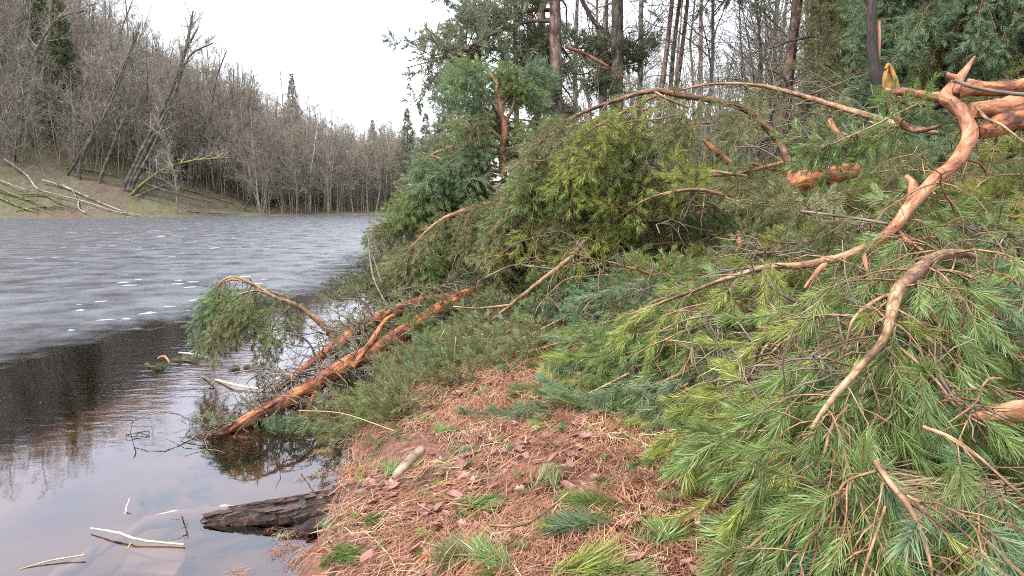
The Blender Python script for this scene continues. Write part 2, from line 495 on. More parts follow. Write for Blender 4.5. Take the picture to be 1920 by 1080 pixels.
def ground_mats():
    m, n, l = new_mat("needle_litter_ground")
    out = n.new("ShaderNodeOutputMaterial"); b = n.new("ShaderNodeBsdfPrincipled")
    tc = n.new("ShaderNodeTexCoord")
    a = n.new("ShaderNodeTexNoise"); a.inputs['Scale'].default_value = 22; a.inputs['Detail'].default_value = 8; a.inputs['Roughness'].default_value = .7
    c = n.new("ShaderNodeTexNoise"); c.inputs['Scale'].default_value = 2.3; c.inputs['Detail'].default_value = 3
    l.new(tc.outputs['Object'], a.inputs['Vector']); l.new(tc.outputs['Object'], c.inputs['Vector'])
    r = ramp(n, [(.3, (.03, .014, .01)), (.45, (.10, .042, .028)), (.58, (.20, .09, .06)), (.72, (.33, .18, .13))])
    r2 = ramp(n, [(.35, (1, .8, .8)), (.6, (1, 1, 1)), (.75, (.85, 1, .7))])
    l.new(a.outputs['Fac'], r.inputs['Fac']); l.new(c.outputs['Fac'], r2.inputs['Fac'])
    mx = n.new("ShaderNodeMix"); mx.data_type = 'RGBA'; mx.blend_type = 'MULTIPLY'; mx.inputs['Factor'].default_value = 1
    l.new(r.outputs['Color'], mx.inputs[6]); l.new(r2.outputs['Color'], mx.inputs[7])
    l.new(mx.outputs[2], b.inputs['Base Color']); b.inputs['Roughness'].default_value = .6
    bp = n.new("ShaderNodeBump"); bp.inputs['Strength'].default_value = 1; bp.inputs['Distance'].default_value = .02
    l.new(a.outputs['Fac'], bp.inputs['Height']); l.new(bp.outputs[0], b.inputs['Normal'])
    l.new(b.outputs[0], out.inputs['Surface'])
    lit = m
    m, n, l = new_mat("lake_bed_mud")
    out = n.new("ShaderNodeOutputMaterial"); b = n.new("ShaderNodeBsdfPrincipled")
    tc = n.new("ShaderNodeTexCoord")
    a = n.new("ShaderNodeTexNoise"); a.inputs['Scale'].default_value = 1.6; a.inputs['Detail'].default_value = 6
    l.new(tc.outputs['Object'], a.inputs['Vector'])
    r = ramp(n, [(.3, (.09, .055, .032)), (.5, (.22, .14, .09)), (.7, (.36, .25, .18))])
    l.new(a.outputs['Fac'], r.inputs['Fac']); l.new(r.outputs['Color'], b.inputs['Base Color'])
    l.new(b.outputs[0], out.inputs['Surface'])
    bed = m
    m, n, l = new_mat("forest_floor")
    out = n.new("ShaderNodeOutputMaterial"); b = n.new("ShaderNodeBsdfPrincipled")
    tc = n.new("ShaderNodeTexCoord")
    a = n.new("ShaderNodeTexNoise"); a.inputs['Scale'].default_value = 1.6; a.inputs['Detail'].default_value = 9; a.inputs['Roughness'].default_value = .75
    c = n.new("ShaderNodeTexNoise"); c.inputs['Scale'].default_value = .16; c.inputs['Detail'].default_value = 3
    l.new(tc.outputs['Object'], a.inputs['Vector']); l.new(tc.outputs['Object'], c.inputs['Vector'])
    r = ramp(n, [(.34, (.035, .028, .018)), (.45, (.09, .075, .04)), (.56, (.15, .12, .075)), (.68, (.24, .19, .12))])
    r2 = ramp(n, [(.36, (.11, .06, .045)), (.48, (.10, .085, .05)), (.58, (.085, .10, .035))])
    l.new(a.outputs['Fac'], r.inputs['Fac']); l.new(c.outputs['Fac'], r2.inputs['Fac'])
    mx = n.new("ShaderNodeMix"); mx.data_type = 'RGBA'; mx.inputs['Factor'].default_value = .55
    l.new(r.outputs['Color'], mx.inputs[6]); l.new(r2.outputs['Color'], mx.inputs[7])
    l.new(mx.outputs[2], b.inputs['Base Color']); b.inputs['Roughness'].default_value = .9
    bp = n.new("ShaderNodeBump"); bp.inputs['Strength'].default_value = 1; bp.inputs['Distance'].default_value = .25
    l.new(a.outputs['Fac'], bp.inputs['Height']); l.new(bp.outputs[0], b.inputs['Normal'])
    l.new(b.outputs[0], out.inputs['Surface'])
    return [lit, bed, m]


def water_mat():
    m, n, l = new_mat("lake_water")
    out = n.new("ShaderNodeOutputMaterial"); tc = n.new("ShaderNodeTexCoord")
    mp = n.new("ShaderNodeMapping"); mp.inputs['Scale'].default_value = (2.2, 5.0, 1)
    mp.inputs['Rotation'].default_value = (0, 0, radians(8))
    l.new(tc.outputs['Object'], mp.inputs[0])
    a = n.new("ShaderNodeTexNoise"); a.inputs['Scale'].default_value = 1.7; a.inputs['Detail'].default_value = 4
    l.new(mp.outputs[0], a.inputs['Vector'])
    c = n.new("ShaderNodeTexNoise"); c.inputs['Scale'].default_value = .35
    l.new(tc.outputs['Object'], c.inputs['Vector'])
    rr = ramp(n, [(.42, (0.1, .1, .1)), (.62, (1, 1, 1))])
    l.new(c.outputs['Fac'], rr.inputs['Fac'])
    mu = n.new("ShaderNodeMath"); mu.operation = 'MULTIPLY'
    l.new(a.outputs['Fac'], mu.inputs[0]); l.new(rr.outputs['Color'], mu.inputs[1])
    bp = n.new("ShaderNodeBump"); bp.inputs['Strength'].default_value = .22; bp.inputs['Distance'].default_value = .02
    l.new(mu.outputs[0], bp.inputs['Height'])
    g = n.new("ShaderNodeBsdfGlossy"); g.inputs['Roughness'].default_value = .02; g.inputs['Color'].default_value = (.93, .93, 1.0, 1)
    l.new(bp.outputs[0], g.inputs['Normal'])
    t = n.new("ShaderNodeBsdfTransparent"); t.inputs['Color'].default_value = (.76, .62, .48, 1)
    f = n.new("ShaderNodeFresnel"); f.inputs['IOR'].default_value = 1.9
    l.new(bp.outputs[0], f.inputs['Normal'])
    mx = n.new("ShaderNodeMixShader"); l.new(f.outputs[0], mx.inputs[0]); l.new(t.outputs[0], mx.inputs[1]); l.new(g.outputs[0], mx.inputs[2])
    l.new(mx.outputs[0], out.inputs['Surface'])
    return m


def ice_mat():
    m, n, l = new_mat("thin_lake_ice")
    out = n.new("ShaderNodeOutputMaterial"); tc = n.new("ShaderNodeTexCoord")
    b = n.new("ShaderNodeBsdfPrincipled")
    mp = n.new("ShaderNodeMapping"); mp.inputs['Scale'].default_value = (.8, .8, 1); mp.inputs['Rotation'].default_value = (0, 0, radians(-12))
    l.new(tc.outputs['Object'], mp.inputs[0])
    a = n.new("ShaderNodeTexNoise"); a.inputs['Scale'].default_value = 1.2; a.inputs['Detail'].default_value = 9; a.inputs['Roughness'].default_value = .68
    l.new(mp.outputs[0], a.inputs['Vector'])
    r = ramp(n, [(.34, (.068, .069, .079)), (.46, (.08, .081, .093)), (.58, (.094, .096, .11)), (.68, (.115, .117, .134)), (.78, (.23, .235, .25))])
    l.new(a.outputs['Fac'], r.inputs['Fac'])
    # white frozen flecks
    vo = n.new("ShaderNodeTexVoronoi"); vo.inputs['Scale'].default_value = 1.5; vo.inputs['Randomness'].default_value = 1
    dm = n.new("ShaderNodeTexNoise"); dm.inputs['Scale'].default_value = 3; dm.inputs['Detail'].default_value = 4
    l.new(tc.outputs['Object'], dm.inputs['Vector'])
    va = n.new("ShaderNodeVectorMath"); va.operation = 'MULTIPLY_ADD'; va.inputs[1].default_value = (.5, .5, .5)
    l.new(dm.outputs['Color'], va.inputs[0]); l.new(tc.outputs['Object'], va.inputs[2])
    l.new(va.outputs[0], vo.inputs['Vector'])
    fl = n.new("ShaderNodeTexNoise"); fl.inputs['Scale'].default_value = .22; fl.inputs['Detail'].default_value = 3
    l.new(tc.outputs['Object'], fl.inputs['Vector'])
    thr = n.new("ShaderNodeMapRange"); thr.inputs['From Min'].default_value = .42; thr.inputs['From Max'].default_value = .75
    thr.inputs['To Min'].default_value = 0; thr.inputs['To Max'].default_value = .36
    l.new(fl.outputs['Fac'], thr.inputs['Value'])
    lt = n.new("ShaderNodeMath"); lt.operation = 'LESS_THAN'; l.new(vo.outputs['Distance'], lt.inputs[0]); l.new(thr.outputs[0], lt.inputs[1])
    mx = n.new("ShaderNodeMix"); mx.data_type = 'RGBA'; l.new(lt.outputs[0], mx.inputs['Factor'])
    l.new(r.outputs['Color'], mx.inputs[6]); mx.inputs[7].default_value = (.42, .42, .46, 1)
    l.new(mx.outputs[2], b.inputs['Base Color'])
    rr = n.new("ShaderNodeMapRange"); rr.inputs['From Min'].default_value = .35; rr.inputs['From Max'].default_value = .65
    rr.inputs['To Min'].default_value = .16; rr.inputs['To Max'].default_value = .42
    l.new(a.outputs['Fac'], rr.inputs['Value']); l.new(rr.outputs[0], b.inputs['Roughness'])
    b.inputs['Specular IOR Level'].default_value = .45
    bp = n.new("ShaderNodeBump"); bp.inputs['Strength'].default_value = .10; bp.inputs['Distance'].default_value = .02
    l.new(a.outputs['Fac'], bp.inputs['Height']); l.new(bp.outputs[0], b.inputs['Normal'])
    t = n.new("ShaderNodeBsdfTransparent")
    ms = n.new("ShaderNodeMixShader")
    at = n.new("ShaderNodeAttribute"); at.attribute_name = "edge"
    en = n.new("ShaderNodeTexNoise"); en.inputs['Scale'].default_value = 2.3; en.inputs['Detail'].default_value = 7; en.inputs['Roughness'].default_value = .65
    l.new(tc.outputs['Object'], en.inputs['Vector'])
    em = n.new("ShaderNodeMath"); em.operation = 'MULTIPLY_ADD'; em.inputs[1].default_value = -3.2
    l.new(en.outputs['Fac'], em.inputs[0]); l.new(at.outputs['Fac'], em.inputs[2])
    mr = n.new("ShaderNodeMapRange"); mr.inputs['From Min'].default_value = -1.55; mr.inputs['From Max'].default_value = -.2; mr.inputs['To Min'].default_value = 0; mr.inputs['To Max'].default_value = .95
    l.new(em.outputs[0], mr.inputs['Value']); l.new(mr.outputs[0], ms.inputs[0])
    l.new(t.outputs[0], ms.inputs[1]); l.new(b.outputs[0], ms.inputs[2]); l.new(ms.outputs[0], out.inputs['Surface'])
    return m


# ------------------------------------------------------------------ ground, water, ice
def build_ground():
    u = np.linspace(-1, 1, 300)
    xs = np.sinh(u * 6.0) / np.sinh(6.0) * 700
    u2 = np.linspace(-0.62, 1, 330)
    ys = np.sinh(u2 * 5.6) / np.sinh(5.6) * 800 + 4.0
    X, Y = np.meshgrid(xs, ys)
    Z = ground_z(X, Y)
    V = np.stack([X, Y, Z], -1).reshape(-1, 3)
    ny, nx = X.shape
    i = np.arange(ny - 1)[:, None] * nx; j = np.arange(nx - 1)[None, :]
    q = np.stack([i + j, i + j + 1, i + nx + j + 1, i + nx + j], -1).reshape(-1, 4)
    mb = MB(); mb.add(V, q)
    me = mb.mesh("ground", ground_mats())
    c = V[q].mean(1)
    mi = np.where((c[:, 1] < 12) & (c[:, 0] > -6) & (c[:, 0] < 14), 0, 2)
    mi = np.where(c[:, 2] < np.where(c[:, 1] > 25, -.3, -0.02), 1, mi)
    me.polygons.foreach_set("material_index", mi.astype(np.int32))
    o = bpy.data.objects.new("ground", me); COL.objects.link(o); o['kind'] = 'structure'


build_ground()

mb = MB()
mb.add([(-400, -60, 0), (20, -60, 0), (20, 300, 0), (-400, 300, 0)], [(0, 1, 2, 3)])
o = obj("water", mb, water_mat()); o['kind'] = 'structure'

ICE_EDGE = [PZ(0, 697, 0)[:2], PZ(90, 668, 0)[:2], PZ(170, 652, 0)[:2], PZ(260, 626, 0)[:2], PZ(345, 606, 0)[:2], PZ(420, 592, 0)[:2],
            PZ(520, 568, 0)[:2], PZ(610, 552, 0)[:2], PZ(665, 530, 0)[:2], PZ(690, 500, 0)[:2], PZ(715, 476, 0)[:2]]
ICE_EDGE = [(-60, -10), (-25, 2), (-12, 5.2)] + ICE_EDGE + [(-2.6, 60), (-2.6, 60.5)]


def build_ice():
    E = np.array(ICE_EDGE, float)
    # resample the edge finely with a ragged outline
    seg = np.linalg.norm(np.diff(E, axis=0), axis=1); L = np.concatenate([[0], np.cumsum(seg)])
    k = np.unique(np.concatenate([np.linspace(0, L[-1], 200), np.linspace(L[3] - 3, L[-3] + 1, 500)]))
    ex = np.interp(k, L, E[:, 0]); ey = np.interp(k, L, E[:, 1])
    nz = 0.5 * fbm(k * 1.1, k * 0 + 3, 4) + 0.12 * vnoise(k * 9, k * 0 + 8)
    ey = ey + nz; ex = ex + nz * .2
    from mathutils.geometry import delaunay_2d_cdt
    out = [(-2.8, 60.6), (-5, 100), (-8, 175), (-170, 175), (-170, -40), (-62, -40)]
    ring = [Vector((float(a), float(b))) for a, b in zip(ex, ey)] + [Vector(a) for a in out]
    inner = [Vector((float(a), float(b))) for a in np.arange(-160, -3, 6.0) for b in np.arange(10, 170, 6.0)]
    n = len(ring)
    for off in (.12, .35, .8, 1.5, 2.6):
        inner += [Vector((float(a) - off * .35, float(b) + off)) for a, b in zip(ex[::3], ey[::3]) if -14 < a < -2.4]
    vs, es, fs, _, _, _ = delaunay_2d_cdt(ring + inner, [], [list(range(n))], 1, 1e-4)
    mb = MB(); mb.add(np.array([(v.x, v.y, .006) for v in vs]), t=[f for f in fs])
    o = obj("ice_sheet", mb, ice_mat()); o['kind'] = 'structure'
    VX = np.array([(v.x, v.y) for v in vs]); EX = np.stack([ex, ey], -1)[::2]
    dd = np.array([min(4.0, float(np.sqrt(((EX - q) ** 2).sum(1)).min())) for q in VX])
    at = o.data.attributes.new("edge", 'FLOAT', 'POINT'); at.data.foreach_set("value", dd.astype(np.float32))


build_ice()


# ------------------------------------------------------------------ needle prototypes (kept outside the scene; instanced by the foliage)
def add_needles(mb, base, axis, n, ln, a0, a1, w, seed, t0=0.0, length=0.12, droop=0.0, m=1):
    rs = RS(seed)
    axis = nrm(axis)
    ref = np.array([1, 0, 0]) if abs(axis[0]) < .8 else np.array([0, 1, 0])
    A = nrm(np.cross(axis, ref)); B = np.cross(axis, A)
    s = t0 + (1 - t0) * rs.rand(n) ** .8
    ph = rs.rand(n) * 2 * pi
    an = np.radians(a0 + (a1 - a0) * (1 - s) + rs.randn(n) * 7)
    rad = A * np.cos(ph)[:, None] + B * np.sin(ph)[:, None]
    d = axis * np.cos(an)[:, None] + rad * np.sin(an)[:, None]
    L = ln * (0.75 + .4 * rs.rand(n))
    p0 = np.asarray(base) + axis * (s * length)[:, None]
    bend = nrm(axis) * 0.25
    p1 = p0 + d * (L * .5)[:, None]
    d2 = d + bend; d2[:, 2] -= droop
    d2 /= np.linalg.norm(d2, axis=1)[:, None]
    p2 = p1 + d2 * (L * .5)[:, None]
    sd = np.cross(d, rs.randn(n, 3)); sd /= np.linalg.norm(sd, axis=1)[:, None]
    W = w * (.8 + .4 * rs.rand(n))[:, None]
    v = np.stack([p0 - sd * W * .7, p0 + sd * W * .7, p1 + sd * W, p1 - sd * W, p2], 1).reshape(-1, 3)
    k = np.arange(n)[:, None] * 5
    mb.add(v, q=k + np.array([0, 1, 2, 3]), t=k + np.array([3, 2, 4]), m=m)


def coll(name):
    return bpy.data.collections.new(name)


def proto(col, name, mb, mats):
    me = mb.mesh(name, mats, smooth=False)
    o = bpy.data.objects.new(name, me); col.objects.link(o)
    return o


SHOOT_MESH = {}
PC = {}
HUES = {'g': 'ng', 'y': 'ny', 'b': 'nb', 'o': 'no', 'd': 'nd'}
for h, mn in HUES.items():
    c = coll("shoots_" + h); PC['s' + h] = c; SHOOT_MESH[h] = []
    for i in range(4):
        mb = MB(); L = .10 + .02 * i
        tube(mb, catmull([(0, 0, 0), (.004, 0, L * .5), (0, .004, L)], 3), [.0032] * 3 + [.0028] * 3 + [.0018], 4, m=0)
        add_needles(mb, (0, 0, 0), (0, 0, 1), 100, .094, 18 + 6 * (i % 2), 42 + 7 * (i % 3), .00135, 100 + i, .0, L)
        SHOOT_MESH[h].append(proto(c, "shoot_%s_%d" % (h, i), mb, [M['twig'], M[mn]]).data)
    c = coll("branchlets_" + h); PC['b' + h] = c
    for i in range(4):
        rs = RS(50 + i); mb = MB(); L = .30
        ax = catmull([(0, 0, 0), (.01 * rs.randn(), .01 * rs.randn(), L * .5), (.02 * rs.randn(), .02 * rs.randn(), L)], 4)
        tube(mb, ax, np.linspace(.005, .002, len(ax)), 4, m=0)
        add_needles(mb, ax[-1], (0, 0, 1), 55, .07, 22, 42, .0018, 300 + i, 0, .09)
        for k in range(7):
            s = .25 + .75 * k / 7; p = ax[int(s * (len(ax) - 1))]
            ph = k * 2.4 + rs.rand()
            d = nrm([cos(ph) * .8, sin(ph) * .8, .75])
            l2 = .07 + .06 * rs.rand()
            tube(mb, [p, p + d * l2], [.0028, .002], 3, m=0)
            add_needles(mb, p + d * l2 * .3, d, 42, .066, 24, 46, .0018, 400 + 10 * i + k, 0, .09 + .02)
        proto(c, "branchlet_%s_%d" % (h, i), mb, [M['twig'], M[mn]])
# long drooping plumes: a shoot clothed in needles over its whole length
PLUME_MESH = {}
for h, mn in HUES.items():
    c = coll("plumes_" + h); PC['p' + h] = c; PLUME_MESH[h] = []
    for i in range(4):
        mb = MB(); L = .22 + .05 * i; bend = .035 + .02 * i
        ax = catmull([(0, 0, 0), (bend * .25, 0, L * .35), (bend, .01, L * .7), (bend * 2.0, .01, L)], 4)
        tube(mb, ax, np.linspace(.0042, .002, len(ax)), 5, m=0)
        for k in range(len(ax) - 1):
            d = nrm(ax[k + 1] - ax[k]); sl = float(np.linalg.norm(ax[k + 1] - ax[k]))
            add_needles(mb, ax[k], d, 20 if k else 10, .078, 24, 40, .00135, 2000 + 50 * i + k, 0, sl)
        add_needles(mb, ax[-1] - d * .02, d, 34, .075, 8, 34, .00135, 2300 + i, 0, .03)
        PLUME_MESH[h].append(proto(c, "plume_%s_%d" % (h, i), mb, [M['twig'], M[mn]]).data)
# far foliage clumps
c = coll("far_tufts"); PC['far'] = c
for i in range(4):
    rs = RS(70 + i); mb = MB()
    tube(mb, [(0, 0, 0), (0, 0, .3)], [.008, .004], 3, m=0)
    for k in range(7):
        d = nrm(np.array([rs.randn() * .9, rs.randn() * .9, .6]))
        add_needles(mb, np.array([0, 0, .05 + .28 * rs.rand()]), d, 26, .13, 20, 60, .006, 700 + 10 * i + k, 0, .2)
    proto(c, "far_tuft_%d" % i, mb, [M['greytwig'], M['far_needles']])
c = coll("dark_tufts"); PC['fard'] = c
for i in range(3):
    rs = RS(90 + i); mb = MB()
    tube(mb, [(0, 0, 0), (0, 0, .3)], [.008, .004], 3, m=0)
    for k in range(8):
        d = nrm(np.array([rs.randn() * .9, rs.randn() * .9, .6]))
        add_needles(mb, np.array([0, 0, .05 + .28 * rs.rand()]), d, 26, .12, 20, 60, .007, 900 + 10 * i + k, 0, .2)
    proto(c, "dark_tuft_%d" % i, mb, [M['greytwig'], M['nd']])
# ground litter clumps
c = coll("litter_clumps"); PC['lit'] = c
for i in range(7):
    rs = RS(110 + i); mb = MB(); n = 44
    mean = rs.rand() * 0
    a = mean + rs.randn(n) * .55
    p = np.stack([rs.randn(n) * .055, rs.randn(n) * .055, .002 + rs.rand(n) * .020], -1)
    L = .035 + .04 * rs.rand(n)
    tilt = rs.randn(n) * .16
    d = np.stack([np.cos(a) * np.cos(tilt), np.sin(a) * np.cos(tilt), np.sin(tilt)], -1)
    sdv = np.stack([-np.sin(a), np.cos(a), rs.randn(n) * .4], -1)
    w = .0011 + .0006 * rs.rand(n)
    bow = np.stack([rs.randn(n) * .006, rs.randn(n) * .006, rs.rand(n) * .008], -1)
    v = np.stack([p - d * L[:, None] - sdv * w[:, None], p - d * L[:, None] + sdv * w[:, None], p + bow + sdv * w[:, None], p + bow - sdv * w[:, None], p + d * L[:, None]], 1).reshape(-1, 3)
    k = np.arange(n)[:, None] * 5
    mb.add(v, q=k + np.array([0, 1, 2, 3]), t=k + np.array([3, 2, 4]))
    proto(c, "litter_clump_%d" % i, mb, [M['straw'] if i == 6 else M['litter']])


def leaf_mb(seed, size=.05, lobed=False):
    rs = RS(seed); mb = MB()
    n = 9; L = size
    ts = np.linspace(0, 1, n)
    w = np.sin(ts * pi) ** .8 * L * .36
    if lobed:
        w = w * (1 + .35 * np.cos(ts * pi * 6.0))
    w[0] = .001; w[-1] = .001
    curl = .25 + .5 * rs.rand()
    mid = np.stack([ts * L - L / 2, .004 * np.sin(ts * 5), .006 + curl * L * .35 * (ts - .4) ** 2 * 3], -1)
    V = []
    for i in range(n):
        V += [mid[i] + (0, -w[i], abs(w[i]) * curl * .8), mid[i], mid[i] + (0, w[i], abs(w[i]) * curl * 1.0)]
    q = []
    for i in range(n - 1):
        b = i * 3
        q += [(b, b + 1, b + 4, b + 3), (b + 1, b + 2, b + 5, b + 4)]
    mb.add(V, q)
    tube(mb, [mid[0], mid[0] + (-L * .25, .004, .004)], [.0008, .0006], 3)
    return mb


c = coll("leaf_pieces"); PC['leaf'] = c
for i in range(4):
    proto(c, "leaf_piece_%d" % i, leaf_mb(i, .045 + .01 * i, i % 2 == 0), [M['leaf']])


# ------------------------------------------------------------------ geometry-nodes scatter
_ng = {}


def scatter_group(key):
    if key in _ng:
        return _ng[key]
    g = bpy.data.node_groups.new("scatter_" + key, 'GeometryNodeTree')
    g.interface.new_socket("Geometry", in_out='INPUT', socket_type='NodeSocketGeometry')
    g.interface.new_socket("Geometry", in_out='OUTPUT', socket_type='NodeSocketGeometry')
    n, l = g.nodes, g.links
    gi = n.new("NodeGroupInput"); go = n.new("NodeGroupOutput")
    ci = n.new("GeometryNodeCollectionInfo"); ci.inputs['Collection'].default_value = PC[key]
    ci.inputs['Separate Children'].default_value = True; ci.inputs['Reset Children'].default_value = True
    ip = n.new("GeometryNodeInstanceOnPoints"); ip.inputs['Pick Instance'].default_value = True
    ar = n.new("GeometryNodeInputNamedAttribute"); ar.data_type = 'FLOAT_VECTOR'; ar.inputs['Name'].default_value = "rot"
    asc = n.new("GeometryNodeInputNamedAttribute"); asc.data_type = 'FLOAT'; asc.inputs['Name'].default_value = "scl"
    api = n.new("GeometryNodeInputNamedAttribute"); api.data_type = 'INT'; api.inputs['Name'].default_value = "pick"
    er = n.new("FunctionNodeEulerToRotation")
    l.new(ar.outputs['Attribute'], er.inputs[0])
    l.new(gi.outputs[0], ip.inputs['Points']); l.new(ci.outputs[0], ip.inputs['Instance'])
    l.new(api.outputs['Attribute'], ip.inputs['Instance Index'])
    l.new(er.outputs[0], ip.inputs['Rotation']); l.new(asc.outputs['Attribute'], ip.inputs['Scale'])
    l.new(ip.outputs[0], go.inputs[0])
    _ng[key] = g
    return g


def eulers(D, roll):
    """Euler XYZ taking +Z to each direction, with a roll about it."""
    out = np.zeros((len(D), 3))
    D = D / np.maximum(1e-9, np.linalg.norm(D, axis=1))[:, None]
    # R = Rz(az) Ry(pol) Rz(roll)
    az = np.arctan2(D[:, 1], D[:, 0]); po = np.arccos(np.clip(D[:, 2], -1, 1))
    ca, sa, cp, sp, cr, sr = np.cos(az), np.sin(az), np.cos(po), np.sin(po), np.cos(roll), np.sin(roll)
    r00 = ca * cp * cr - sa * sr; r10 = sa * cp * cr + ca * sr; r20 = -sp * cr
    r21 = sp * sr; r22 = cp
    out[:, 1] = np.arcsin(np.clip(-r20, -1, 1)); out[:, 0] = np.arctan2(r21, r22); out[:, 2] = np.arctan2(r10, r00)
    return out


def scatter(name, key, items, parent=None, seed=0, flat=False, kind='stuff'):
    """items: list/array of (pos3, dir3, scale). One stuff object whose points carry the instances."""
    if len(items) == 0:
        return None
    A = np.array([np.concatenate([p, d, [s]]) for p, d, s in items]) if isinstance(items, list) else items
    rs = RS(seed + 5)
    org = ORIG[parent.name] if parent else np.zeros(3)
    me = bpy.data.meshes.new(name)
    me.vertices.add(len(A)); me.vertices.foreach_set("co", (A[:, :3] - org).ravel().astype(np.float32))
    if flat:      # dir = (heading, tilt x, tilt y)
        rot = np.stack([A[:, 4], A[:, 5], A[:, 3]], -1)
    else:
        rot = eulers(A[:, 3:6], rs.rand(len(A)) * 2 * pi)
    a = me.attributes.new("rot", 'FLOAT_VECTOR', 'POINT'); a.data.foreach_set("vector", rot.ravel().astype(np.float32))
    a = me.attributes.new("scl", 'FLOAT', 'POINT'); a.data.foreach_set("value", A[:, 6].astype(np.float32))
    a = me.attributes.new("pick", 'INT', 'POINT'); a.data.foreach_set("value", rs.randint(0, 1000, len(A)).astype(np.int32) % len(PC[key].objects))
    o = bpy.data.objects.new(name, me); COL.objects.link(o)
    md = o.modifiers.new("scatter", 'NODES'); md.node_group = scatter_group(key)
    if parent: o.parent = parent
    ORIG[o.name] = org
    o['kind'] = kind
    return o


# ------------------------------------------------------------------ the brush pile's top surface
_pc = []
for px, py, t in [(1800, 560, 3.2), (1650, 700, 2.65), (1550, 860, 2.2), (1700, 900, 2.0), (1850, 760, 2.4), (1900, 900, 2.0), (1400, 620, 4.3),
                  (1250, 640, 4.9), (1200, 500, 6.6), (1100, 600, 6.4), (1500, 430, 6.0), (1800, 400, 4.9), (1300, 400, 8), (1100, 320, 9),
                  (1500, 300, 8.5), (1800, 260, 7.0), (1650, 300, 8), (1350, 300, 9), (860, 400, 11), (800, 480, 10.2), (900, 560, 8.6),
                  (960, 480, 8.8), (1000, 400, 9.6), (1580, 560, 4.1), (1500, 700, 3.4), (1350, 730, 3.7), (1900, 560, 3.3), (1900, 330, 6), (1550, 500, 4.9)]:
    _pc.append(P(px, py, t))
_pc = np.array(_pc)
_pb = [PZ(a, b, .5) for a, b in [(1000, 770), (1130, 790), (1270, 805), (1400, 930), (1440, 1080), (1080, 700), (1050, 645), (960, 640), (880, 660),
                                 (820, 700), (760, 760), (980, 700), (1200, 900), (1100, 850), (1300, 1000), (900, 760)]]
_pb = np.array(_pb + [np.array([.9, 1.6, .5]), np.array([0, 2, .5])])
_H = np.concatenate([_pc[:, 2] - ground_z(_pc[:, 0], _pc[:, 1]), np.zeros(len(_pb))])
_HP = np.concatenate([_pc[:, :2], _pb[:, :2]])


def _bump(x, y):
    d2 = (_HP[:, 0] - x) ** 2 + (_HP[:, 1] - y) ** 2
    w = 1 / (d2 + .01) ** 1.6
    return float((w * _H).sum() / w.sum())


_BS = 0.1
_BG = [[_bump(a, b) for a in np.arange(-4.0, 14.0, _BS)] for b in np.arange(0.0, 16.0, _BS)]


def bump(x, y):
    fx = (x + 4.0) / _BS; fy = y / _BS; i = int(fx); j = int(fy)
    if i < 0 or j < 0 or i > 177 or j > 157:
        return _bump(x, y)
    fx -= i; fy -= j; a = _BG[j]; b = _BG[j + 1]
    return (a[i] * (1 - fx) + a[i + 1] * fx) * (1 - fy) + (b[i] * (1 - fx) + b[i + 1] * fx) * fy


def pile_z(x, y):
    return max(gz(x, y), 0) + max(0.0, bump(x, y))


# ------------------------------------------------------------------ bough generator
def march(p, d, L, n, rs, droop=.2, wob=.12, floor=None, spring=0.0):
    pts = [np.array(p, float)]; d = nrm(d); st = L / n
    for i in range(n):
        d = nrm(d + np.array([rs.randn() * wob, rs.randn() * wob, rs.randn() * wob * .7 - droop / n * (1 + i * .6) + spring / n * i]))
        q = pts[-1] + d * st
        if floor is not None:
            f = floor(q[0], q[1])
            if q[2] < f:
                q[2] = f + .01; d[2] = max(d[2], -.05); d = nrm(d)
        pts.append(q)
    return np.array(pts)


def fl_ground(x, y):
    return max(gz(x, y), -.02) + .02


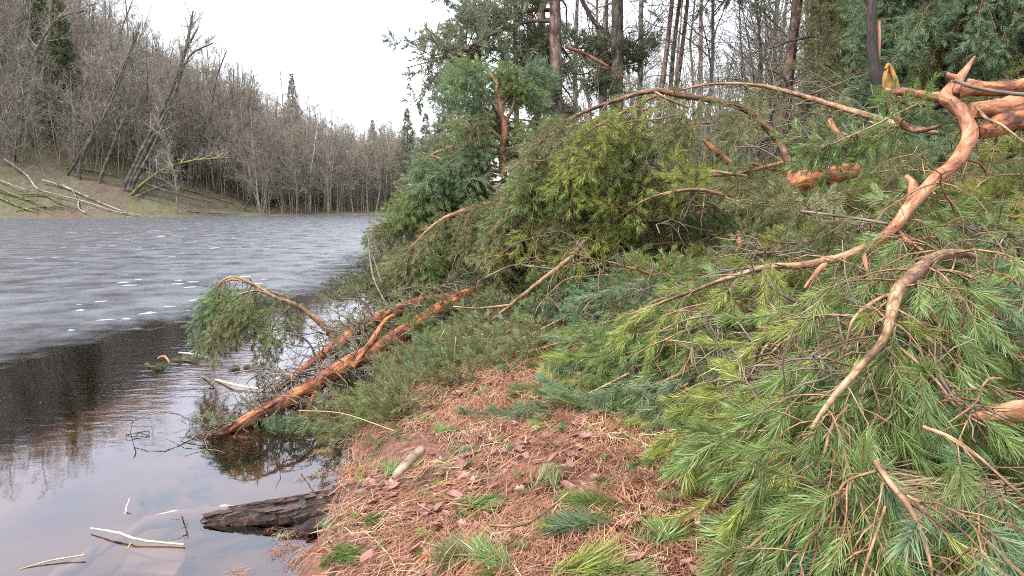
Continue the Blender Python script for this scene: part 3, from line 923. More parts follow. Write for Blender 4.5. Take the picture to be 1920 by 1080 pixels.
def dress(wood, shoots, path, r0, side_len, spacing, rs, twig=.10, tw_sp=.075, droop=.25, start=.12, level=2, floor=fl_ground,
          shoot_scale=1.0, bare=0.0, sdroop=0.0, plumes=None, ang=52, twr=.003, updir=(0, 0, 1), curl=.14):
    """Side branches with twigs and shoots along a main path."""
    path = np.asarray(path, float)
    seg = np.linalg.norm(np.diff(path, axis=0), axis=1); L = np.concatenate([[0], np.cumsum(seg)]); T = L[-1]
    s = start * T; side = 1
    while s < T:
        i = min(len(path) - 2, int(np.searchsorted(L, s, side='right')) - 1); f = (s - L[i]) / max(seg[i], 1e-6)
        p = path[i] * (1 - f) + path[i + 1] * f; t = nrm(path[i + 1] - path[i]); u = s / T
        lat = nrm(np.cross(t, updir)) * side; side = -side
        a = radians(ang + rs.randn() * 10)
        d = nrm(t * cos(a) + lat * sin(a) + np.array([0, 0, rs.randn() * .35 + .1]))
        sl = side_len * (.35 + .65 * (1 - u) ** .8) * (.6 + .6 * rs.rand())
        nn = max(3, int(sl / .09))
        sub = march(p, d, sl, min(nn, 9), rs, droop, curl, floor)
        rr = max(.003, r0 * (1 - .7 * u) * .38)
        tube(wood, sub, np.linspace(rr, twr * .6, len(sub)), 5 if rr > .006 else 4, cap0=False, cap1=False)
        isbare = rs.rand() < bare
        if level >= 2:
            sg = np.linalg.norm(np.diff(sub, axis=0), axis=1); SL = np.concatenate([[0], np.cumsum(sg)])
            q = sl * .25; sd = 1
            while q < sl * .97:
                k = min(len(sub) - 2, int(np.searchsorted(SL, q, side='right')) - 1); g = (q - SL[k]) / max(sg[k], 1e-6)
                pp = sub[k] * (1 - g) + sub[k + 1] * g; tt = nrm(sub[k + 1] - sub[k])
                la = nrm(np.cross(tt, (0, 0, 1)) + np.array([0, 0, rs.randn() * .5])) * sd; sd = -sd
                dd = nrm(tt * .75 + la * .7 + np.array([0, 0, -droop * .3 + rs.randn() * .15]))
                tl = twig * (.5 + rs.rand())
                e = pp + dd * tl + np.array([0, 0, -droop * tl * .35])
                if floor is not None:
                    e[2] = max(e[2], floor(e[0], e[1]))
                tube(wood, [pp, (pp + e) / 2 + np.array([0, 0, .006]), e], [twr * .9, twr * .7, twr * .55], 3, cap0=False, cap1=False)
                if not isbare:
                    d3 = nrm(e - pp + np.array([0, 0, -(.25 * droop + sdroop * (.4 + 1.2 * rs.rand())) * tl]))
                    shoots.append((e - d3 * .02, d3, shoot_scale * (.8 + .4 * rs.rand())))
                q += tw_sp * (.7 + .6 * rs.rand())
        if not isbare:
            d3 = nrm(nrm(sub[-1] - sub[-2]) + np.array([0, 0, -sdroop * .8]))
            if plumes is not None:
                plumes.append((sub[-3] if len(sub) > 4 else sub[-1], d3, shoot_scale * (.75 + .45 * rs.rand())))
            else:
                shoots.append((sub[-1] - d3 * .02, d3, shoot_scale * (.9 + .4 * rs.rand())))
            if level < 2:
                for k in range(1, len(sub) - 1):
                    tt = nrm(sub[k + 1] - sub[k - 1])
                    for sg_ in (1, -1):
                        dd = nrm(tt + nrm(np.cross(tt, (0, 0, 1))) * sg_ * (.5 + .4 * rs.rand()) + np.array([0, 0, rs.randn() * .3 - droop * .3]))
                        shoots.append((sub[k], dd, shoot_scale * (.7 + .4 * rs.rand())))
        s += spacing * (.7 + .6 * rs.rand())


def hue_at(px, py, rs):
    r = rs.rand()
    if px > 1560 and py < 300: return 'b' if r < .3 else ('o' if r < .8 else 'g')
    if 960 < px < 1420 and 580 < py < 840: return 'b' if r < .3 else ('g' if r < .75 else 'y')
    if 1080 < px < 1640 and 430 < py < 640: return 'y' if r < .5 else ('g' if r < .8 else 'o')
    if 940 < px < 1220 and 260 < py < 380: return 'y' if r < .8 else 'o'
    if px < 1060 and py < 440: return 'b' if r < .6 else 'g'
    if px < 1080: return 'o' if r < .4 else ('g' if r < .75 else 'd')
    if py < 440: return 'o' if r < .55 else ('g' if r < .75 else 'y')
    return 'g' if r < .55 else ('b' if r < .68 else ('y' if r < .9 else 'o'))


# ------------------------------------------------------------------ fallen pines of the brush pile
def fallen(name, p, label, cat='fallen tree', group=None):
    return empty(name, p, label, cat, group)


T_BIG = fallen('fallen_pine', P(1850, 250, 6.2), 'fallen pine with thick curved orange limb sweeping down the right of the brush pile')
T_FORE = fallen('pine_bough', P(1830, 480, 3.2), 'torn bough with tan forked limb and long green needles spilling over the litter', 'pine branch')
T_MID = fallen('fallen_pine', P(1550, 330, 7.2), 'fallen pine with short red log and high arching branch amid the pile')
T_LEFT = fallen('pine_bough', P(960, 520, 8.8), 'dark olive bough hanging over the water edge below a long orange branch')
T_BLUE = fallen('pine_bough', P(1200, 700, 4.4), 'blue green bough spread flat over the litter beyond the long tan stem', 'pine branch')
T_LEAN = fallen('leaning_pine', P(945, 320, 9.5), 'blue green young pine standing bent with a torn orange stem above the brush')


def limb(name, pts, w, parent, mat, t=None, sides=10, rough=.05, seed=1, n=6, label=None, taper=True):
    """pts: (px, py, depth); w: widths in photo pixels."""
    p3 = np.array([P(*a) for a in pts])
    c = catmull(p3, n)
    dep = np.interp(np.linspace(0, 1, len(c)), np.linspace(0, 1, len(pts)), [a[2] for a in pts])
    ww = np.interp(np.linspace(0, 1, len(c)), np.linspace(0, 1, len(w)), w)
    r = ww * dep / FPX / 2
    rs = RS(seed)
    r = r * (.86 if max(w) < 12 else .97)
    c = c + np.stack([fbm(np.arange(len(c)) * .35 + seed, np.zeros(len(c)) + k * 9, 2) for k in range(3)], -1) * r[:, None] * .16
    for q in range(len(c)):
        g_ = gz(c[q][0], c[q][1])
        if g_ > 0: c[q][2] = max(c[q][2], g_ + .02)
    mb = MB(); tube(mb, c, r, sides, rough, seed)
    # knots and broken twig stubs
    if r.mean() > .02:
        for k in range(int(len(c) / 7)):
            i = rs.randint(1, len(c) - 2); d = nrm(rs.randn(3)); tg = nrm(c[i + 1] - c[i]); d = nrm(d - tg * d.dot(tg) + tg * .4)
            l = r[i] * (1.15 + .7 * rs.rand())
            tube(mb, [c[i] + d * r[i] * .6, c[i] + d * l], [r[i] * .2, r[i] * .06], 6, .1, k)
    o = obj(name, mb, mat, parent)
    if label: o['label'] = label
    return o, c, r


def add_dress(parent, c, r, key, seed=0, **kw):
    wood = MB(); sh = []
    dress(wood, sh, c, float(np.mean(r)), rs=RS(seed), **kw)
    return wood, sh


BOUGHS = []   # (thing, px) bookkeeping of loose shoots for the foreground


def branch(parent, pts, w, mat, seed=1, key=None, side=.4, spacing=.12, label=None, woodmat='twig', sides=8, near_shoots=0, **kw):
    o, c, r = limb('branch', pts, w, parent, M[mat], sides=sides, seed=seed, label=label)
    if key:
        pl = [] if key[0] == 's' else None
        wood, sh = add_dress(parent, c, r, key, seed, side_len=side, spacing=spacing, plumes=pl, **kw)
        t = obj('twigs', wood, M[woodmat], o); t['kind'] = 'stuff'
        if near_shoots:
            place_shoots(o, sh, key[1], near_shoots)
            if pl: place_shoots(o, pl, key[1], 60, seed, PLUME_MESH, 'p')
        else:
            scatter('needles', key, sh, o, seed)
            if pl: scatter('needle_plumes', 'p' + key[1], pl, o, seed)
    return o, c, r


def place_shoots(parent, sh, hue, nmax, seed=0, meshes=None, pre='s'):
    """the shoots that show largest become objects of their own, the rest one stuff part"""
    rs = RS(seed + 77); org = ORIG[parent.name]
    scored = []
    for it in sh:
        px, py, d = pix(it[0]); vis = -40 < px < 1960 and -40 < py < 1120
        scored.append((d if vis else 99, it))
    scored.sort(key=lambda a: a[0])
    near = [a[1] for a in scored[:nmax] if a[0] < 50]; rest = [a[1] for a in scored[len(near):]]
    if near:
        E = eulers(np.array([a[1] for a in near]), rs.rand(len(near)) * 2 * pi)
        ms = (meshes or SHOOT_MESH)[hue]
        for (p, d, s), e in zip(near, E):
            k = bpy.data.objects.new('needle_shoot', ms[rs.randint(len(ms))]); COL.objects.link(k)
            k.parent = parent; k.location = tuple(p - org); k.rotation_euler = tuple(e); k.scale = (s, s, s)
    if rest:
        scatter('needles', pre + hue, rest, parent, seed)


# --- the large curved orange limb and the torn logs around it
limb('limb', [(1828, 106, 5.1), (1797, 150, 5.0), (1773, 182, 4.9), (1800, 206, 4.8), (1818, 250, 4.7), (1795, 300, 4.6), (1745, 345, 4.5), (1700, 395, 4.4),
              (1672, 432, 4.3), (1625, 463, 4.25), (1560, 487, 4.2)], [4, 19, 24, 27, 28, 27, 25, 23, 21, 17, 13], T_BIG, M['orange'], sides=16, seed=3, rough=.025, n=8)
branch(T_BIG, [(1562, 486, 4.2), (1500, 498, 4.15), (1440, 500, 4.2), (1370, 520, 4.3), (1300, 545, 4.5), (1180, 590, 4.9)], [17, 14, 11, 9, 7, 4], 'tanlimb', 5, 'sy', .42, .13, bare=.2, droop=.35)
branch(T_BIG, [(1550, 490, 4.2), (1528, 515, 4.1), (1508, 540, 4.05)], [14, 9, 5], 'orange', 6, 'sg', .3, .12, droop=.5)
branch(T_BIG, [(1690, 425, 4.35), (1620, 412, 4.4), (1520, 398, 4.7), (1430, 390, 5.1)], [7, 6, 5, 3], 'greytwig', 7, 'bo', .3, .14, level=1, bare=.5)
branch(T_BIG, [(1780, 186, 4.9), (1735, 178, 5.0), (1690, 172, 5.1), (1655, 170, 5.2)], [22, 17, 16, 14], 'orange', 8)
branch(T_BIG, [(1775, 190, 5.0), (1750, 200, 5.1), (1700, 190, 5.2), (1640, 182, 5.3), (1612, 174, 5.35)], [16, 14, 12, 9, 3], 'dark', 9)
branch(T_BIG, [(1665, 185, 5.2), (1680, 220, 5.2), (1705, 240, 5.2), (1735, 243, 5.1), (1790, 226, 5.0)], [10, 13, 15, 10, 5], 'tanlimb', 10)
branch(T_BIG, [(1790, 150, 4.85), (1820, 162, 4.8), (1870, 172, 4.75), (1925, 178, 4.7)], [9, 8, 8, 9], 'greytwig', 11)
branch(T_BIG, [(1775, 140, 4.95), (1800, 150, 4.9), (1790, 175, 4.9)], [10, 12, 12], 'orange', 12)
branch(T_BIG, [(1920, 158, 5.0), (1880, 168, 5.0), (1820, 165, 5.0), (1790, 178, 5.0)], [26, 24, 30, 26], 'red', 13, sides=12)
branch(T_BIG, [(1925, 152, 5.3), (1860, 160, 5.3), (1815, 152, 5.3)], [12, 14, 10], 'orange', 14)
limb('broken_trunk', [(1990, 205, 5.9), (1930, 216, 5.8), (1880, 234, 5.7), (1838, 250, 5.6)], [48, 46, 42, 26], T_BIG, M['red'], sides=16, seed=15, rough=.07)
limb('broken_trunk', [(1990, 175, 6.3), (1925, 190, 6.2), (1870, 205, 6.2), (1822, 208, 6.2)], [36, 36, 40, 30], T_BIG, M['orange'], sides=16, seed=16, rough=.09)
limb('broken_trunk', [(1990, 160, 6.6), (1930, 190, 6.5), (1890, 198, 6.5)], [40, 44, 40], T_BIG, M['dark'], sides=16, seed=17, rough=.08)
branch(T_BIG, [(1700, 330, 4.7), (1712, 350, 4.65), (1705, 385, 4.55), (1690, 420, 4.5)], [10, 18, 20, 12], 'orange', 18, label='peeling orange bark plate behind the curved limb', sides=8)
branch(T_BIG, [(1742, 352, 4.5), (1752, 365, 4.45)], [10, 6], 'orange', 19)
for i, a in enumerate([[(1660, 460, 4.3), (1662, 485, 4.2), (1680, 510, 4.2)], [(1615, 465, 4.25), (1622, 490, 4.2), (1628, 515, 4.15)],
                       [(1680, 430, 4.35), (1700, 450, 4.3), (1730, 470, 4.2)], [(1690, 420, 4.35), (1712, 380, 4.6), (1718, 345, 4.7)]]):
    branch(T_BIG, a, [12, 9, 5], 'orange', 20 + i, 'sg', .25, .1, droop=.5)
branch(T_BIG, [(1830, 200, 5.0), (1850, 222, 4.9), (1880, 236, 4.8), (1930, 275, 4.7)], [8, 7, 6, 4], 'tanlimb', 25, 'bo', .3, .14, level=1, bare=.6)
branch(T_BIG, [(1740, 188, 5.0), (1700, 205, 5.0), (1640, 235, 5.0), (1560, 270, 5.1)], [6, 5, 4, 3], 'tanlimb', 26, 'bg', .35, .12, level=1, bare=.5)

# snapped standing trunk beside the curved limb
T_SNAP = empty('snapped_trunk', P(1665, 200, 5.6), 'dark wet snapped trunk rising beside the torn amber wood', 'broken tree')
limb('trunk', [(1632, -160, 5.9), (1636, -30, 5.8), (1634, 60, 5.7), (1640, 120, 5.6), (1652, 172, 5.5), (1668, 215, 5.5)], [12, 15, 19, 22, 24, 14], T_SNAP, M['dark'], sides=12, seed=30, rough=.06)
branch(T_SNAP, [(1634, 28, 5.8), (1626, 10, 5.8), (1612, -20, 5.8)], [6, 5, 4], 'dark', 31)
branch(T_SNAP, [(1648, 40, 5.75), (1647, 80, 5.7), (1646, 150, 5.6)], [6, 10, 8], 'peeled', 32, label='strip of peeled orange bark down the side')
mb = MB()
_a = [P(1655, 183, 5.4), P(1660, 155, 5.4), P(1666, 128, 5.4), P(1672, 128, 5.4), P(1678, 150, 5.4), P(1682, 180, 5.4)]
_bk = [a + np.array([.01, .09, -.01]) for a in _a]
_fr = [a + np.array([0, 0, 0]) for a in _a]
n6 = 6
mb.add(np.array(_fr + _bk), q=[(i, (i + 1) % n6, (i + 1) % n6 + n6, i + n6) for i in range(n6)], t=[(0, 1, 4), (1, 2, 3), (1, 3, 4), (0, 4, 5), (6, 10, 7), (7, 9, 8), (7, 10, 9), (6, 11, 10)])
o = obj('torn_wood', mb, M['amber'], T_SNAP, smooth=False); o['label'] = 'upright wedge of torn amber wood'
branch(T_SNAP, [(1660, 130, 5.36), (1667, 122, 5.38), (1680, 150, 5.37), (1686, 185, 5.36)], [7, 8, 9, 8], 'amber', 33)

# --- the high dark arch, the thin pale arch and the short log in the middle
branch(T_MID, [(1488, 352, 6.4), (1482, 320, 6.7), (1470, 285, 7.0), (1442, 243, 7.0), (1402, 207, 7.0), (1350, 190, 7.0), (1280, 180, 7.0), (1225, 170, 7.0),
               (1150, 190, 7.1), (1080, 217, 7.2), (1035, 245, 7.3), (1000, 285, 7.4)], [19, 17, 16, 15, 14, 13, 11, 10, 8, 7, 5, 3], 'darklimb', 40, 'bo', .55, .16, level=1, bare=.55, droop=.7, start=.3, sides=10)
branch(T_MID, [(1760, 250, 6.4), (1700, 238, 6.6), (1640, 220, 6.9), (1570, 200, 7.3), (1500, 178, 7.6), (1420, 160, 7.9), (1330, 158, 8.1), (1250, 175, 8.2)], [9, 12, 12, 11, 9, 7, 5, 3], 'tanlimb', 41, 'bo', .4, .2, level=1, bare=.8, droop=.5)
branch(T_MID, [(1225, 170, 7.0), (1250, 185, 6.9), (1290, 205, 6.9), (1240, 222, 6.9), (1180, 228, 7.0), (1120, 250, 7.1)], [6, 6, 5, 5, 4, 3], 'tanlimb', 42, 'bo', .4, .15, level=1, bare=.4, droop=.6)
limb('log', [(1476, 347, 6.3), (1510, 337, 6.3), (1550, 328, 6.35), (1604, 319, 6.4)], [32, 40, 38, 30], T_MID, M['red'], sides=16, seed=43, rough=.05)
branch(T_MID, [(1500, 322, 7.6), (1450, 318, 7.6), (1410, 306, 7.6)], [9, 8, 5], 'orange', 44)
branch(T_MID, [(1318, 262, 7.6), (1340, 282, 7.6), (1368, 305, 7.6)], [5, 13, 12], 'peeled', 45, label='split orange spike')
branch(T_MID, [(1555, 226, 8.2), (1565, 245, 8.1), (1578, 262, 8.1)], [12, 13, 13], 'orange', 46)
branch(T_MID, [(1575, 318, 7.0), (1560, 290, 6.9), (1540, 262, 6.9), (1505, 240, 6.9)], [7, 7, 6, 3], 'greytwig', 47)
branch(T_MID, [(1490, 300, 7.5), (1440, 312, 7.4), (1380, 326, 7.3), (1320, 330, 7.2), (1230, 345, 7.2), (1150, 365, 7.3)], [9, 9, 8, 7, 6, 4], 'tanlimb', 48, 'bo', .5, .14, level=1, bare=.4)
branch(T_MID, [(1355, 365, 6.6), (1320, 357, 6.6), (1270, 358, 6.6), (1210, 375, 6.7), (1150, 415, 6.9)], [8, 8, 7, 5, 3], 'tanlimb', 49, 'by', .45, .12, level=1, bare=.5)
branch(T_MID, [(1385, 440, 6.0), (1388, 460, 5.9), (1380, 470, 5.9)], [9, 8, 5], 'orange', 50)
branch(T_MID, [(1400, 330, 7), (1300, 320, 7), (1200, 340, 7.1), (1120, 370, 7.2), (1070, 400, 7.3)], [7, 7, 6, 5, 3], 'tanlimb', 51, 'bo', .5, .13, level=1, bare=.3)
branch(T_MID, [(1230, 180, 7.1), (1130, 230, 7.0), (1080, 270, 6.9), (1060, 330, 6.9)], [6, 5, 5, 3], 'tanlimb', 52, 'by', .55, .12, level=1, bare=.2, droop=1.2)
branch(T_MID, [(1280, 240, 7.6), (1200, 262, 7.5), (1120, 285, 7.4), (1000, 330, 7.4)], [6, 5, 5, 3], 'tanlimb', 53, 'bg', .6, .10, level=1, bare=.1, droop=.9)
branch(T_MID, [(1330, 230, 8.6), (1290, 235, 8.6), (1250, 260, 8.5)], [5, 5, 3], 'tanlimb', 54, 'by', .4, .1, level=1, droop=.5)
branch(T_MID, [(1260, 290, 7.6), (1180, 300, 7.5), (1080, 305, 7.4), (990, 300, 7.5)], [6, 5, 5, 3], 'tanlimb', 55, 'bo', .5, .09, level=1, bare=.0, droop=1.2)

# --- crown over the water edge
branch(T_LEFT, [(1028, 381, 8.8), (980, 381, 8.8), (910, 385, 8.8), (850, 402, 8.8), (810, 425, 8.9), (770, 465, 9.0)], [13, 14, 12, 9, 7, 4], 'orange', 60, 'bo', .8, .12, level=1, bare=.55, droop=1.3, start=.1, sides=10)
branch(T_LEFT, [(1097, 452, 6.7), (1065, 488, 6.7), (1010, 530, 6.8), (960, 570, 6.9), (905, 615, 7.0), (860, 655, 7.1)], [11, 11, 10, 8, 6, 4], 'tanlimb', 61, 'bo', .5, .16, level=1, bare=.65, droop=.6)
branch(T_LEFT, [(955, 572, 6.9), (900, 578, 7.0), (850, 575, 7.1)], [6, 5, 3], 'tanlimb', 62)
branch(T_LEFT, [(1040, 505, 6.8), (1000, 500, 6.9), (960, 498, 7.0), (910, 520, 7.1)], [5, 5, 4, 3], 'greytwig', 63)
branch(T_LEFT, [(700, 480, 9.6), (712, 520, 9.4), (730, 565, 9.2)], [3, 5, 6], 'greytwig', 64)
branch(T_LEFT, [(970, 640, 6.4), (940, 668, 6.4), (900, 690, 6.5), (820, 700, 6.6)], [11, 10, 6, 3], 'tanlimb', 65, 'bo', .4, .14, level=1, bare=.4)
branch(T_LEFT, [(700, 650, 8), (735, 600, 8.4), (700, 520, 9.0), (690, 440, 9.4)], [3, 4, 4, 2], 'greytwig', 66, 'bo', .4, .2, level=1, bare=.9)
for i, a in enumerate([[(1000, 400, 9.2), (900, 420, 9.2), (800, 450, 9.3), (740, 500, 9.3)], [(1020, 430, 9.0), (920, 450, 9.0), (830, 490, 9.0), (770, 550, 9.0)],
                       [(1040, 480, 8.6), (960, 500, 8.6), (880, 530, 8.6), (840, 570, 8.6)], [(1000, 400, 9.6), (880, 400, 9.7), (780, 395, 9.9), (715, 425, 10)],
                       [(960, 400, 9.4), (860, 430, 9.4), (770, 470, 9.4), (720, 530, 9.4)], [(1080, 500, 8), (1020, 540, 8), (960, 580, 8), (910, 600, 8)],
                       [(990, 470, 8.7), (920, 480, 8.7), (850, 520, 8.7), (800, 560, 8.7)], [(1060, 420, 8.8), (1000, 450, 8.7), (930, 500, 8.6), (900, 560, 8.6)]]):
    branch(T_LEFT, a, [10, 8, 6, 3], 'tanlimb', 70 + i, ['bo', 'bg', 'bd', 'bo'][i % 4], .62, .085, level=1, bare=.12, droop=1.0)

# --- young bent pine with the torn orange stem
limb('stem', [(944, 330, 9.4), (942, 290, 9.4), (946, 245, 9.4), (938, 200, 9.4), (932, 165, 9.4), (936, 120, 9.5)], [17, 16, 13, 9, 7, 4], T_LEAN, M['orange'], sides=10, seed=80, rough=.12)
for i, (a, hu) in enumerate([([(938, 215, 9.4), (915, 180, 9.4), (890, 145, 9.4), (862, 135, 9.4)], 'bb'), ([(944, 240, 9.4), (965, 190, 9.5), (975, 140, 9.5), (955, 115, 9.5)], 'bg'),
                             ([(940, 260, 9.4), (900, 230, 9.3), (885, 250, 9.3), (880, 290, 9.3)], 'bo'), ([(944, 280, 9.4), (900, 270, 9.3), (850, 300, 9.3), (800, 330, 9.3)], 'bb'),
                             ([(935, 160, 9.4), (910, 130, 9.5), (880, 120, 9.5)], 'bg'), ([(940, 290, 9.5), (880, 270, 9.6), (810, 290, 9.7), (770, 330, 9.8)], 'bo'),
                             ([(900, 360, 9.2), (865, 325, 9.2), (830, 300, 9.3), (790, 285, 9.4)], 'bb'), ([(944, 300, 9.4), (980, 260, 9.5), (1000, 220, 9.6)], 'bo'),
                             ([(940, 320, 9.3), (860, 330, 9.4), (800, 350, 9.5), (745, 385, 9.6)], 'bg'), ([(950, 340, 9.6), (870, 350, 9.8), (800, 370, 9.9)], 'bo'),
                             ([(940, 200, 9.5), (960, 170, 9.6), (990, 150, 9.7)], 'bb'), ([(940, 230, 9.5), (890, 200, 9.6), (870, 230, 9.6)], 'bg'),
                             ([(945, 310, 9.6), (990, 290, 9.8), (1030, 300, 9.9)], 'bo'), ([(930, 330, 9.8), (850, 320, 10), (780, 340, 10.2)], 'bg')]):
    branch(T_LEAN, a, [8, 7, 5, 3], 'tanlimb', 82 + i, hu, .40, .09, level=1, bare=.05, droop=1.0 if i not in (4, 10) else .5)

# --- foreground crown
NEAR = dict(start=.06, sdroop=.7)
branch(T_FORE, [(1835, 482, 3.3), (1795, 475, 3.25), (1755, 482, 3.15), (1718, 510, 3.0), (1684, 545, 2.85), (1670, 595, 2.7), (1655, 640, 2.55), (1610, 692, 2.4), (1560, 748, 2.25), (1520, 805, 2.15)],
       [8, 17, 22, 27, 26, 20, 18, 15, 12, 7], 'tanlimb', 100, 'sg', .42, .085, droop=.55, sides=12, woodmat='tanlimb', twr=.0038, near_shoots=150, **NEAR)
branch(T_FORE, [(1690, 548, 2.85), (1640, 565, 2.85), (1600, 600, 2.8), (1585, 650, 2.75), (1560, 700, 2.7)], [11, 10, 8, 6, 4], 'tanlimb', 101, 'sy', .3, .09, droop=.5, woodmat='tanlimb', twr=.0038, near_shoots=60)
branch(T_FORE, [(1672, 640, 2.6), (1720, 680, 2.5), (1760, 720, 2.4), (1800, 770, 2.3), (1850, 800, 2.2)], [9, 8, 7, 5, 3], 'tanlimb', 102, 'sg', .34, .085, droop=.5, woodmat='tanlimb', twr=.0038, near_shoots=70)
branch(T_FORE, [(1725, 505, 3.05), (1790, 510, 3.05), (1840, 530, 3.0), (1865, 560, 2.95), (1890, 530, 2.95), (1930, 500, 3.0)], [9, 8, 8, 8, 6, 5], 'tanlimb', 103, 'sb', .3, .1, bare=.5, droop=.4)
branch(T_FORE, [(1710, 520, 3.0), (1745, 590, 2.9), (1790, 640, 2.8), (1800, 690, 2.7), (1785, 730, 2.65)], [9, 8, 7, 6, 4], 'tanlimb', 104, 'sg', .3, .09, bare=.3, droop=.5, woodmat='tanlimb', twr=.0038, near_shoots=50)
branch(T_FORE, [(1640, 865, 1.95), (1668, 905, 1.9), (1700, 945, 1.85), (1725, 990, 1.8), (1745, 1060, 1.75), (1750, 1120, 1.7)], [12, 13, 12, 9, 7, 5], 'tanlimb', 105, 'sy', .26, .075, droop=.5, woodmat='tanlimb', twr=.0038, near_shoots=110)
branch(T_FORE, [(1648, 882, 1.95), (1610, 893, 1.95), (1580, 910, 1.95), (1562, 955, 1.93), (1555, 1000, 1.9)], [8, 7, 6, 6, 4], 'tanlimb', 106, 'sg', .2, .07, droop=.7, woodmat='tanlimb', twr=.0038, near_shoots=60)
branch(T_FORE, [(1500, 895, 2.3), (1470, 930, 2.2), (1450, 975, 2.15)], [6, 5, 4], 'tanlimb', 107, 'sy', .16, .06, droop=.9, woodmat='tanlimb', twr=.0038, near_shoots=24)
branch(T_FORE, [(1730, 800, 2.15), (1790, 825, 2.1), (1850, 870, 2.05), (1905, 920, 2.0), (1980, 980, 1.95)], [9, 9, 8, 7, 6], 'tanlimb', 108, 'sg', .26, .12, bare=.3, droop=.6, woodmat='tanlimb', twr=.0038, near_shoots=60)
branch(T_FORE, [(1700, 930, 1.85), (1760, 960, 1.8), (1820, 1010, 1.75), (1880, 1080, 1.7)], [7, 6, 5, 4], 'tanlimb', 109, 'sb', .24, .08, droop=.6, woodmat='tanlimb', twr=.0038, near_shoots=90)
branch(T_FORE, [(1840, 930, 1.95), (1835, 980, 1.85), (1850, 1040, 1.8)], [6, 5, 4], 'tanlimb', 110, 'sg', .2, .07, droop=.7, woodmat='tanlimb', twr=.0038, near_shoots=40)
branch(T_FORE, [(1590, 760, 2.3), (1560, 800, 2.2), (1545, 850, 2.1), (1530, 880, 2.1)], [8, 7, 6, 4], 'tanlimb', 111, 'sy', .24, .06, droop=.8, woodmat='tanlimb', twr=.0038, near_shoots=60)
branch(T_FORE, [(1480, 830, 2.6), (1420, 870, 2.5), (1360, 890, 2.5)], [6, 5, 4], 'greytwig', 112, 'sy', .14, .12, droop=.8, woodmat='tanlimb', twr=.0038, near_shoots=12)
branch(T_FORE, [(1600, 780, 2.3), (1530, 800, 2.4), (1440, 815, 2.6), (1330, 815, 3.1)], [8, 7, 5, 3], 'tanlimb', 113, 'sg', .26, .07, droop=.3, woodmat='tanlimb', twr=.0038, near_shoots=80)
branch(T_FORE, [(1620, 720, 2.4), (1560, 735, 2.5), (1500, 742, 2.7), (1420, 760, 3.0), (1340, 790, 3.2)], [7, 7, 6, 5, 3], 'tanlimb', 114, 'sy', .28, .075, droop=.4, woodmat='tanlimb', twr=.0038, near_shoots=80)
branch(T_FORE, [(1600, 900, 2.0), (1560, 960, 1.95), (1520, 1010, 1.9), (1500, 1060, 1.85)], [6, 6, 5, 4], 'tanlimb', 115, 'sg', .2, .06, droop=.6, woodmat='tanlimb', twr=.0038, near_shoots=80)
branch(T_FORE, [(1660, 950, 1.85), (1640, 1010, 1.8), (1620, 1070, 1.75), (1610, 1120, 1.7)], [6, 6, 5, 4], 'tanlimb', 116, 'sb', .18, .06, droop=.6, woodmat='tanlimb', twr=.0038, near_shoots=60)

# --- blue green crown on the bank
for i, a in enumerate([[(1420, 640, 4.1), (1330, 680, 4.2), (1230, 720, 4.3), (1130, 765, 4.35), (1050, 790, 4.3)], [(1350, 600, 4.5), (1250, 620, 4.7), (1150, 635, 5.0), (1060, 660, 5.3)],
                       [(1480, 690, 3.6), (1400, 725, 3.7), (1320, 760, 3.8), (1230, 785, 3.9)], [(1300, 640, 4.6), (1210, 660, 4.7), (1120, 690, 4.8), (1060, 720, 4.8)],
                       [(1240, 560, 5.4), (1180, 600, 5.4), (1120, 640, 5.3), (1070, 670, 5.2)], [(1440, 600, 4.3), (1370, 640, 4.3), (1290, 690, 4.3), (1200, 740, 4.2)],
                       [(1560, 740, 3.0), (1470, 770, 3.1), (1390, 800, 3.2), (1310, 830, 3.2)], [(1380, 560, 4.8), (1300, 580, 5.0), (1210, 585, 5.2), (1120, 610, 5.5)]]):
    branch(T_BLUE, [(a[0][0] + 35, a[0][1] + 25, a[0][2] + .25)] + a, [2, 7, 7, 5, 4, 3], 'tanlimb', 130 + i, ['sb', 'sg', 'sy', 'sg'][i % 4], .34, .08, droop=.25, twig=.09, tw_sp=.07, near_shoots=36, bare=.1, sdroop=.6)

for i, (a, hu) in enumerate([([(1180, 700, 4.5), (1110, 735, 4.5), (1050, 760, 4.45), (1005, 775, 4.4)], 'sb'), ([(1290, 720, 4.1), (1230, 750, 4.15), (1180, 775, 4.15), (1140, 790, 4.15)], 'sg'),
                            ([(1400, 760, 3.6), (1350, 790, 3.65), (1300, 815, 3.7), (1262, 832, 3.7)], 'sg'), ([(1130, 640, 5.4), (1090, 660, 5.4), (1050, 680, 5.35), (1020, 700, 5.3)], 'sb'),
                            ([(1200, 660, 4.9), (1140, 690, 4.9), (1080, 715, 4.85), (1030, 740, 4.8)], 'sy'), ([(1360, 700, 4.0), (1290, 730, 4.0), (1240, 760, 4.0), (1200, 790, 4.0)], 'sb'),
                            ([(1330, 800, 3.6), (1300, 812, 3.65), (1275, 822, 3.7)], 'sg'), ([(1100, 610, 5.9), (1060, 640, 5.8), (1030, 660, 5.7)], 'sy')]):
    branch(T_BLUE, a, [6, 5, 4, 3], 'tanlimb', 150 + i, hu, .24, .07, droop=.2, twig=.08, tw_sp=.08, near_shoots=30, sdroop=.25)
